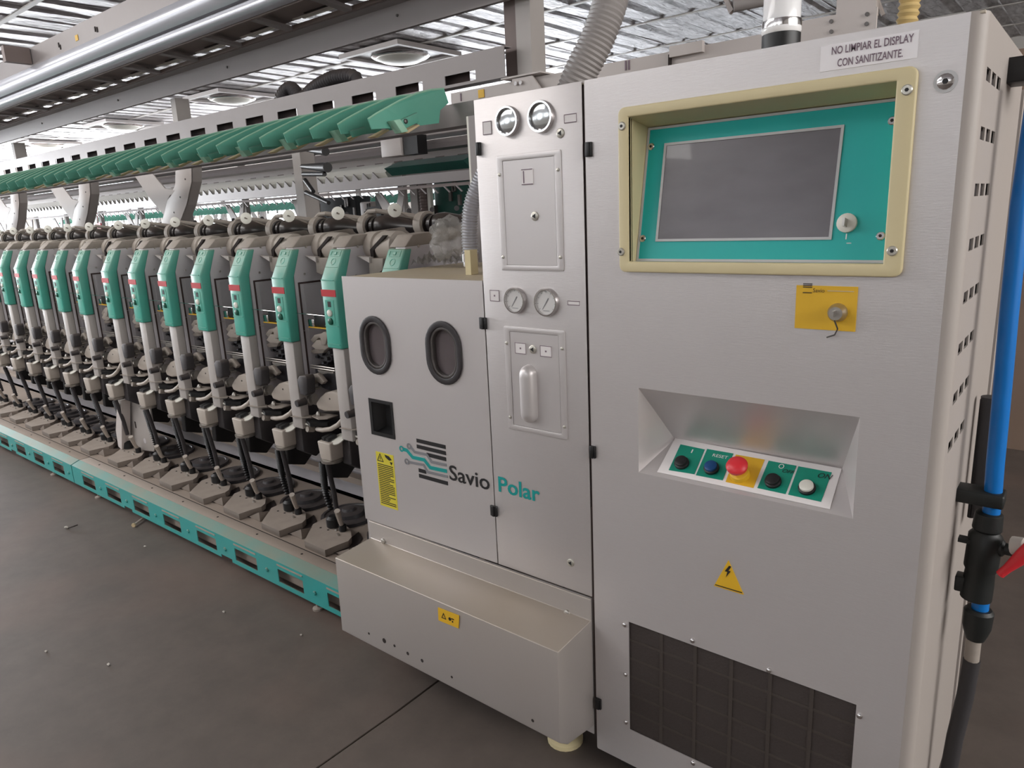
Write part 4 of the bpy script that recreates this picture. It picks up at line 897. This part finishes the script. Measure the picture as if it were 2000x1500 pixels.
wr = thing('wing_rail', 'long grey rail carrying the green guide wings', 'rail', (-5, 1.95, 1.72))
MB().yz([(2.06, 1.765), (2.06, 1.845), (2.13, 1.845), (2.13, 1.765)], -12, -1.77).build('rail_body', 'frame_grey', wr)

# ================================================================== OVERHEAD FRAME
FY = 2.44
def slotted_beam(x0, x1, Y, z0, z1, label, pitch=.32, first=None, m='frame_grey', cat='beam', flip=1):
    t = thing('slotted_beam', label, cat, ((x0+x1)/2, Y, z0)); holes = []; x = first if first is not None else x0+.1
    while x < x1-.12: holes.append((x, x+.18, z0+.012, z0+.05)); x += pitch
    MB().plate(x0, x1, z0, z1, Y, .004, holes).build('beam_web', m, t)
    MB().box(x0, x1, Y+.004, Y+.06, z0, z0+.004).build('lower_flange', m, t); MB().box(x0, x1, Y+.004, Y+.05, z1-.004, z1).build('upper_flange', m, t)
    for h in holes: MB().box(h[0]-.12, h[0]+.10, Y+.05, Y+.054, z0+.004, z0+.09).build('slot_backing', 'gap', t)
    return t
slotted_beam(-12.3, -1.99, FY, 1.985, 2.105, 'long grey slotted beam above the green wings, running to the right post', first=-12.3+.05)
# posts
def post(x, z0, z1, label, Y=FY, w=.085, d=.09):
    t = thing('frame_post', label, 'post', (x, Y+.05, z0), 'posts of the overhead frame')
    MB().box(x-w/2, x+w/2, Y+.065, Y+.07, z0, z1).box(x-w/2, x-w/2+.005, Y+.07, Y+.07+d, z0, z1).box(x+w/2-.005, x+w/2, Y+.07, Y+.07+d, z0, z1).build('post_channel', 'post_grey', t)
    return t
XP = [P(1022, 60, Y=2.505).x, P(584, 360, Y=2.505).x, -5.03, -6.62, -8.21, -9.8]
p0 = post(XP[0], 1.93, 2.75, 'grey frame post at the right end of the slotted beam', w=.075)
MB().box(XP[0]-.105, XP[0]-.038, 2.515, 2.52, 1.985, 2.75).build('dark_slot', 'truss_dark', p0)
q = P(1012, 148, Y=2.43); MB().box(-1.98, -1.78, 2.4, 2.52, 1.968, 1.974).build('bracket_plate', 'frame_light', p0)
MB().xz([(-1.93, 1.90), (-1.78, 1.90), (-1.83, 1.965), (-1.93, 1.965)], 2.41, 2.42).build('gusset', 'frame_light', p0)
for x in (-1.905, -1.88): MB().lathe((x, 2.409, 1.945), (0, -1, 0), [(0, .008), (.01, .008)], n=8).build('bolt', 'chrome', p0, smooth=True)
post(XP[1], .7, 1.984, 'grey frame post rising behind the third winding unit, tubes on its right side', w=.075)
for i, (px, py) in enumerate(((341, 222), (26, 292))):
    x = P(px, py, Y=FY+.065).x; post(x, 2.1, 2.268, 'short grey hanger post in the bright gap between the two long beams, '+['right one', 'left one'][i], w=.06)
for i, x in enumerate(XP[2:]):
    t = thing('y_bracket', 'grey Y-shaped frame bracket standing behind the units, '+['nearest', 'second', 'third', 'farthest'][i]+' along', 'bracket', (x, FY, 1.4), 'Y brackets of the machine frame')
    Y = 2.42; sh_ = Vector((x-XP[2], 0, 0))
    arm = lambda pts: [P(a_, b_, Y=Y)+sh_ for a_, b_ in pts]
    up_ = lambda l: [Vector((v.x, v.y, 1.985)) if b_ < 300 else v for v, (a_, b_) in zip(arm(l), l)]
    MB().extr(up_([(312, 450), (345, 450), (364, 400), (374, 355), (376, 290), (346, 290), (342, 362), (326, 392)]), (0, .01, 0)).build('stem_arm', 'frame_light', t, bevel=.001)
    MB().extr(up_([(320, 420), (326, 392), (342, 372), (322, 368), (298, 340), (280, 290), (246, 290), (262, 342), (290, 384)]), (0, .008, 0)).build('side_arm', 'frame_light', t)
    q_ = up_([(345, 450), (364, 400), (374, 355), (376, 290)]); MB().add(q_+[v+Vector((0, .07, 0)) for v in q_], [(0, 1, 5, 4), (1, 2, 6, 5), (2, 3, 7, 6)]).build('stem_flange', 'post_grey', t)
    for a_, b_ in ((362, 350), (352, 385), (340, 415)): MB().lathe(P(a_, b_, Y=Y)+sh_, (0, -1, 0), [(0, .006), (.004, .005)], n=8).build('bolt', 'steel_dark', t, smooth=True)
# upper gantry above the frame
ga = thing('upper_frame_beam', 'broad grey beam at the top of the machine frame, over the bright gap', 'beam', (-6, 2.44, 2.28))
MB().yz([(2.44, 2.275), (2.44, 2.375), (2.40, 2.385), (2.40, 2.39), (2.50, 2.39), (2.50, 2.385), (2.445, 2.375), (2.445, 2.275), (2.462, 2.275), (2.462, 2.27), (2.44, 2.27)], -14, -1.75).build('beam_body', 'frame_grey', ga)
for i in range(8):
    x = -2.6-1.45*i; MB().lathe((x, 2.44, 2.33), (0, -1, 0), [(0, .007), (.005, .006)], n=8).build('bolt', 'steel_dark', ga, smooth=True)
tr = thing('cable_tray', 'brown-grey open slatted tray under the overhead rails', 'tray', (-6, 2.2, 2.38))
MB().box(-14, -1.6, 2.375, 2.39, 2.385, 2.405).box(-14, -1.6, 2.117, 2.13, 2.385, 2.405).build('side_bars', 'truss_dark', tr)
i = 0; x = -2.3
while x > -13.5:
    MB().extr([(x, 2.13, 2.386), (x-.05, 2.13, 2.386), (x-.11, 2.375, 2.386), (x-.06, 2.375, 2.386)], (0, 0, .016)).build('cross_slat', 'frame_grey', tr)
    MB().box(x-.42, x-.07, 2.30, 2.318, 2.40, 2.404).build('tray_strip', 'frame_light', tr); MB().box(x-.40, x-.09, 2.345, 2.36, 2.41, 2.414).build('tray_strip', 'white_plastic', tr)
    MB().box(x-.36, x-.13, 2.325, 2.34, 2.42, 2.423).build('tray_slot', 'slot_dark', tr)
    x -= .47
MB().box(-14, -1.6, 2.135, 2.375, 2.424, 2.43).build('tray_top', 'truss_dark', tr)
tb = thing('overhead_rail', 'pair of shiny aluminium rails over the winding machine, at the upper left', 'rail', (-6, 2.0, 2.4))
def bulge(y0, z0, y1, z1, b, n=8):
    a, c = Vector((0, y0, z0)), Vector((0, y1, z1)); d = (c-a); q = Vector((0, -d.z, d.y)).normalized()
    if q.y > 0: q = -q
    pts = [a+d*(k/n)+q*(b*math.sin(math.pi*k/n)) for k in range(n+1)]; return [(p.y, p.z) for p in pts]+[(y1+.03, z1), (y0+.03, z0)]
MB().yz(bulge(2.08, 2.39, 2.06, 2.44, .015), -14, -1.6).build('lower_rail', 'rail_alu', tb, smooth=True)
MB().yz(bulge(2.05, 2.45, 2.03, 2.545, .022), -14, -1.6).build('upper_rail', 'rail_alu', tb, smooth=True)
MB().box(-14, -1.6, 2.085, 2.10, 2.435, 2.46).build('rail_groove', 'truss_dark', tb)
tp = thing('overhead_side_plate', 'flat grey side plate above the shiny overhead rails', 'plate', (-6, 2.1, 2.55))
MB().box(-14, -1.6, 2.06, 2.07, 2.545, 2.675).build('plate_body', 'frame_grey', tp)
for px, py in ((115, 88), (190, 58), (118, 92), (186, 57)): p = P(px, py, Y=2.059); MB().box(p.x-.006, p.x+.006, 2.056, 2.0595, p.z-.014, p.z+.014).build('slot', 'slot_dark', tp)
p = P(150, 74, Y=2.059); MB().box(p.x-.02, p.x+.02, 2.057, 2.0595, p.z-.016, p.z+.016).build('yellow_sticker', 'yellow', tp)
a = P(40, 95, Y=2.0); bb = MB().box(a.x-.05, a.x+.0, 1.9, 2.055, a.z-.09, a.z+.01).build('outrigger_box', 'truss_dark', tp)
# beam behind the cabinets, carrying brackets
rb = thing('rear_beam', 'grey beam with bolted plates behind the top of the control cabinet', 'beam', (-1.2, 2.44, 1.88))
MB().box(-2.3, -.62, 2.44, 2.46, 1.84, 1.962).build('beam_body', 'frame_light', rb)
a, b = P(1558, 55, Y=2.43), P(1713, 20, Y=2.43); MB().box(a.x, b.x, 2.43, 2.44, 1.85, b.z+.01).build('splice_plate', 'frame_light', rb)
for px, py in ((1624, 42), (1624, 62), (1694, 28), (1693, 47)): p = P(px, py, Y=2.43); MB().lathe(p, (0, -1, 0), [(0, .006), (.005, .006)], n=8).build('bolt', 'steel_dark', rb, smooth=True)
a = P(1320, 105, Y=2.43); MB().box(a.x-.02, a.x+.10, 2.42, 2.44, a.z-.01, a.z+.025).build('clip_plate', 'frame_light', rb)
MB().box(a.x-.024, a.x-.02, 2.42, 2.44, a.z-.06, a.z+.0).build('clip_leg', 'slot_dark', rb)
p = P(940, 183, Y=2.438); MB().box(p.x-.016, p.x+.016, 2.436, 2.4395, p.z-.016, p.z+.016).build('yellow_sticker', 'yellow', rb)
mb = MB()
for px, py in ((900, 190), (1222, 128), (1228, 127)):
    p = P(px, py, Y=2.438); MB().box(p.x-.003, p.x+.003, 2.437, 2.4395, p.z-.016, p.z+.016).build('slot', 'ink_soft', rb)
a = P(1675, 10, Y=2.46); t = thing('upright_stub', 'pale upright strut rising from the rear beam above the display', 'post', (a.x, 2.47, 1.96)); MB().box(a.x-.06, a.x+.05, 2.462, 2.50, 1.963, 2.5).build('strut_body', 'frame_light', t)
a = P(1725, 30, Y=2.5); MB().tube([a, a+Vector((-.05, 0, .12))], .006, 6).build('strut_brace', 'frame_light', t)
# hoses at the top
gh = thing('grey_hose', 'thick grey ribbed hose rising behind the gauge column', 'hose', (-1.3, 2.1, 1.8))
MB().corr([P(1115, 190, Y=2.0), P(1135, 140, Y=2.0), P(1165, 80, Y=2.02), P(1190, 10, Y=2.05), P(1200, -60, Y=2.1), P(1190, -160, Y=2.15)], .052, .013, .0022, 20).build('hose_tube', 'hose_grey', gh, smooth=True)
yh = thing('yellow_hose', 'small cream ribbed hose above the right part of the control cabinet', 'hose', (-.5, 2.5, 1.9))
MB().corr([P(1768, 60, Y=2.5), P(1775, 20, Y=2.5), P(1785, -60, Y=2.5)], .027, .016, .003, 16).build('hose_tube', 'hose_yellow', yh, smooth=True)
bh = thing('black_hose', 'black ribbed hose loop showing over the slotted beam', 'hose', (-3.6, 2.7, 2.1))
MB().corr([P(548, 215, Y=2.53), P(550, 190, Y=2.53), P(568, 172, Y=2.53), P(590, 192, Y=2.52), P(615, 172, Y=2.52), P(650, 153, Y=2.52), P(690, 150, Y=2.52), P(700, 172, Y=2.53)], .035, .02, .003, 14).build('hose_tube', 'black_dusty', bh, smooth=True)
# column with white edge behind the gauge column's left side
t = thing('inner_post', 'reddish grey post with white edge left of the gauge column', 'post', (-1.28, 1.75, .14))
a, b = P(915, 240, Y=1.8), P(928, 240, Y=1.8); MB().box(a.x, b.x+.03, 1.8, 1.83, 1.29, a.z+.02).build('post_body', 'frame_grey', t); MB().box(a.x-.008, a.x, 1.8, 1.83, 1.29, a.z+.02).build('white_edge', 'white_plastic', t)
# black tubes sticking out of the post
t = thing('tube_holder', 'black tubes and funnels sticking out right of the middle post', 'tube holder', (-3.35, 2.42, 1.6))
for p0_, p1_, r0, r1 in (((590, 325), (640, 327), .012, .026), ((592, 340), (634, 340), .012, .012), ((596, 352), (612, 374), .013, .011), ((598, 376), (642, 396), .013, .011), ((590, 292), (636, 296), .006, .022)):
    MB().tube([P(*p0_, Y=2.505), P(*p1_, Y=2.42)], [r0, r1], 12).build('black_tube', 'black', t, smooth=True)

# ================================================================== FAR MACHINES
def far_machine(Yo, label, facing):
    t = thing('far_winding_machine', label, 'machine', (-8, Yo, 0)); x0, x1 = -24, -3.2
    s = 1 if facing else -1
    MB().box(x0, x1, Yo+.6, Yo+.66, 1.98, 2.12).build('slotted_web', 'frame_light', t)
    for k in range(40):
        x = x1-.3-.32*k
        if x > x0: MB().box(x-.13, x, Yo+.595, Yo+.6, 2.0, 2.04).build('web_slot', 'truss_dark', t)
    MB().yz([(Yo-.1, 2.16), (Yo-.14, 2.22), (Yo-.1, 2.30), (Yo+.2, 2.30), (Yo+.2, 2.16)], x0, x1).build('upper_rail', 'frame_light', t)
    MB().yz([(Yo+.0, 2.05), (Yo-.03, 2.09), (Yo+.0, 2.13), (Yo+.2, 2.13), (Yo+.2, 2.05)], x0, x1).build('middle_rail', 'frame_grey', t)
    if not facing:
        MB().yz([(Yo+.24, 1.84), (Yo+.20, 1.90), (Yo+.32, 2.0), (Yo+.42, 1.98), (Yo+.42, 1.84)], x0, -5.9).build('white_trough', 'white_plastic', t)
        for k in range(110):
            x = -6.0-.16*k
            if x > x0: MB().xz([(x, 1.845), (x-.11, 1.845), (x-.085, 1.915)], Yo+.185, Yo+.20).build('trough_tooth', 'frame_grey', t)
        MB().yz([(Yo+.1, 1.75), (Yo+.1, 1.84), (Yo+.2, 1.84), (Yo+.2, 1.75)], x0, x1).build('lower_rail', 'frame_grey', t)
        MB().box(x0, x1, Yo+.15, Yo+.2, 1.71, 1.74).build('under_rail', 'truss_dark', t)
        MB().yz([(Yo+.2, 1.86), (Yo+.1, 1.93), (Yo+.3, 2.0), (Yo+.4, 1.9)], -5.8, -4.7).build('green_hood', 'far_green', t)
        for k in range(60):
            x = -4.2-.16*k; MB().extr([(x, Yo+.12, 1.71), (x+.02, Yo+.12, 1.71), (x+.09, Yo+.12, 1.655), (x+.075, Yo+.12, 1.65)], (0, .012, 0)).build('yarn_finger', 'frame_grey', t)
    if facing:
        for k in range(95):
            x = -8.3-.16*k
            MB().yz([(Yo-.15, 1.66), (Yo-.16, 1.70), (Yo+.0, 1.80), (Yo+.12, 1.83), (Yo+.12, 1.74), (Yo+.0, 1.68)], x, x+.01).build('guide_wing', 'wing_green', t) if x > x0 else None
            if k % 2 == 0 and x > x0: MB().yz([(Yo-.16, 1.62), (Yo-.15, 1.67), (Yo-.12, 1.66), (Yo-.13, 1.61)], x+.01, x+.03).build('wing_tab', 'frame_light', t)
    for k in range(13):
        x = -4.55-1.6*k
        MB().box(x-.045, x+.045, Yo+.62, Yo+.68, .6, 2.4).build('post', 'post_grey', t)
        MB().extr([(x-.05, Yo+.5, 1.3), (x+.05, Yo+.5, 1.3), (x+.2, Yo+.5, 1.72), (x+.12, Yo+.5, 1.72), (x, Yo+.5, 1.5), (x-.2, Yo+.5, 1.72), (x-.3, Yo+.5, 1.72)], (0, .02, 0)).build('y_bracket', 'frame_light', t)
    mb = MB(); rd = random.Random(int(Yo*10))
    for k in range(60):
        x = -3.6-.32*k; mb.yz([(Yo-.2, .7), (Yo-.2, 1.2), (Yo-.1, 1.36), (Yo+.3, 1.34), (Yo+.3, .7)], x, x+.06)
    mb.build('unit_row', 'plate_grey', t)['kind'] = 'stuff'
    mb = MB()
    for k in range(60):
        x = -3.5-.32*k; mb.lathe((x, Yo+.1, 1.42), (1, .3, 0), [(0, .02), (.02, .045), (.16, .04), (.2, .02)], n=8); mb.lathe((x+.1, Yo-.05, 1.50), (1, -.6, 0), [(0, .024), (.01, .024)], n=8)
    mb.build('cradle_row', 'black_dusty', t)['kind'] = 'stuff'
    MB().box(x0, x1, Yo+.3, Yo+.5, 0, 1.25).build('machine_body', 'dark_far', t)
    return t
far_machine(5.0, 'grey winding machine seen from behind in the second row, with white toothed trough', False)
far_machine(8.3, 'third row winding machine with green wings, beyond the toothed trough', True)
# things standing between the far rows
a = P(800, 400, Y=7.0)
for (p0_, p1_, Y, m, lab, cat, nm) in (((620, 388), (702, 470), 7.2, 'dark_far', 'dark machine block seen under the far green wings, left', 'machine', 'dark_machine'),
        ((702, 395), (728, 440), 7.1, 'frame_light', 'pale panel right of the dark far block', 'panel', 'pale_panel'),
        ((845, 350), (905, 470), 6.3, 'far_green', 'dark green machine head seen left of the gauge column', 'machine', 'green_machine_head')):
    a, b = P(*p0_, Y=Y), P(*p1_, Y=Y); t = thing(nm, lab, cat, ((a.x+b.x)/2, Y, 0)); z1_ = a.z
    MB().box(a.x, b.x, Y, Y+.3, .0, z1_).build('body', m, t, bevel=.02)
    rd = random.Random(5)
    for k in range(6):
        x = a.x+(b.x-a.x)*rd.random(); z = 1.3+(z1_-1.3)*rd.random(); MB().box(x, x+.04, Y-.03, Y, z-.12, z).build('fitting', 'steel_dark', t)
a = P(822, 400, Y=6.2); t = thing('ribbed_column', 'reddish ribbed column with a pale edge, beyond the machine', 'column', (a.x, 6.2, 0))
MB().corr([(a.x+.08, 6.2, 0), (a.x+.08, 6.2, 1.0), (a.x+.08, 6.2, 1.85)], .07, .035, .006, 12).build('ribbed_duct', 'truss_dark', t); MB().box(a.x+.17, a.x+.22, 6.15, 6.2, 0, 1.85).build('pale_edge', 'white_plastic', t)
MB().box(a.x-.12, a.x-.0, 6.15, 6.2, 0, 1.85).build('grey_strip', 'post_grey', t)
a = P(731, 400, Y=6.8); t = thing('tap_stand', 'black T-shaped stand in front of the pale far panel', 'stand', (a.x, 6.8, 0)); MB().box(a.x+.03, a.x+.13, 6.8, 6.85, 0, 1.75).box(a.x-.16, a.x+.03, 6.8, 6.85, 1.56, 1.6).build('stand_body', 'black', t)
a = P(193, 443, Y=5.12); tag(MB().box(a.x-.005, a.x+.005, 5.125, 5.13, a.z+.06, 1.74).box(a.x-.09, a.x+.08, 5.12, 5.14, a.z-.06, a.z+.06).build('red_tag', 'red_sign', origin=(a.x, 5.12, a.z)), 'small red tag hanging over the far machine at the left', 'tag')
a = P(640, 290, Y=4.0)
a, b = P(790, 285, Y=5.0), P(830, 305, Y=5.0); t = thing('junction_box', 'pale junction box on the second row rail, left of the column', 'box', (b.x, 4.8, a.z)); MB().box(a.x, b.x, 4.7, 4.84, b.z, a.z+.05).build('box_body', 'frame_light', t, bevel=.005); MB().box(b.x+.02, b.x+.2, 4.72, 4.84, b.z, a.z+.05).build('dark_socket', 'black', t)
# stacked bales by the partition
a = P(1990, 600, Y=4.6)
for i, (x, z, w, h) in enumerate(((-.45, 0.0, .5, .45), (-.43, .46, .48, .5))):
    pass
# ceiling duct pieces at the top right
a = P(1415, 10, Y=2.7); t = thing('hanging_bracket', 'small pale bracket hanging left of the signal lamp', 'bracket', a); MB().extr([P(1405, -20, Y=2.7), P(1412, -20, Y=2.7), P(1432, 18, Y=2.7), P(1424, 27, Y=2.7)], (0, .02, 0)).build('bracket_arm', 'frame_light', t); MB().tube([P(1432, 10, Y=2.7), P(1490, -2, Y=2.75)], .025, 12).build('bracket_tube', 'hose_grey', t, smooth=True)

# ================================================================== FLOOR LITTER
def litter(i, px, py, r, lab):
    p = P(px, py, Z=.0); rd = random.Random(i); bm = bmesh.new(); bmesh.ops.create_icosphere(bm, subdivisions=2, radius=1)
    for v in bm.verts: v.co *= rd.uniform(.6, 1.2); v.co.x *= r; v.co.y *= r*.8; v.co.z = v.co.z*r*.5+r*.5
    bm.verts.index_update(); mb = MB(); mb.add([v.co+Vector((p.x, p.y, 0)) for v in bm.verts], [[v.index for v in f.verts] for f in bm.faces]); bm.free()
    tag(mb.build('lint_tuft', 'lint', origin=(p.x, p.y, 0)), lab, 'lint', 'lint tufts on the floor')
for i, (px, py, r, lab) in enumerate([(90, 1273, .006, 'small pale lint tuft on the floor, lowest at the left'), (212, 1299, .007, 'pale lint tuft on the floor, lowest and right of its neighbour'), (437, 1196, .006, 'pale lint tuft on the floor below the middle of the rail'), (588, 1241, .005, 'tiny lint tuft on the floor nearest the lower cover'), (130, 1032, .012, 'white lint tuft with a twig on the floor, left'), (283, 1068, .006, 'lint crumb on the floor beside the rail foot'), (248, 985, .012, 'white lint clump at the notch under the teal rail')]): litter(i, px, py, r, lab)
a, b = P(133, 1032, Z=.006), P(152, 1025, Z=.012); tag(MB().tube([a, b], .003, 6).build('twig', 'slot_dark', origin=a), 'thin dark twig lying by the white lint tuft', 'twig')
a = P(262, 1025, Z=.012); t = thing('loose_bolt', 'brass coloured bolt lying on the floor beside the rail', 'bolt', (a.x, a.y, 0)); b = P(280, 1012, Z=.014); MB().tube([a, b], .006, 8).build('shank', 'dusty_metal', t, smooth=True); MB().lathe(a, a-b, [(0, .011), (.008, .011)], n=6).build('head', 'wing_tan', t)
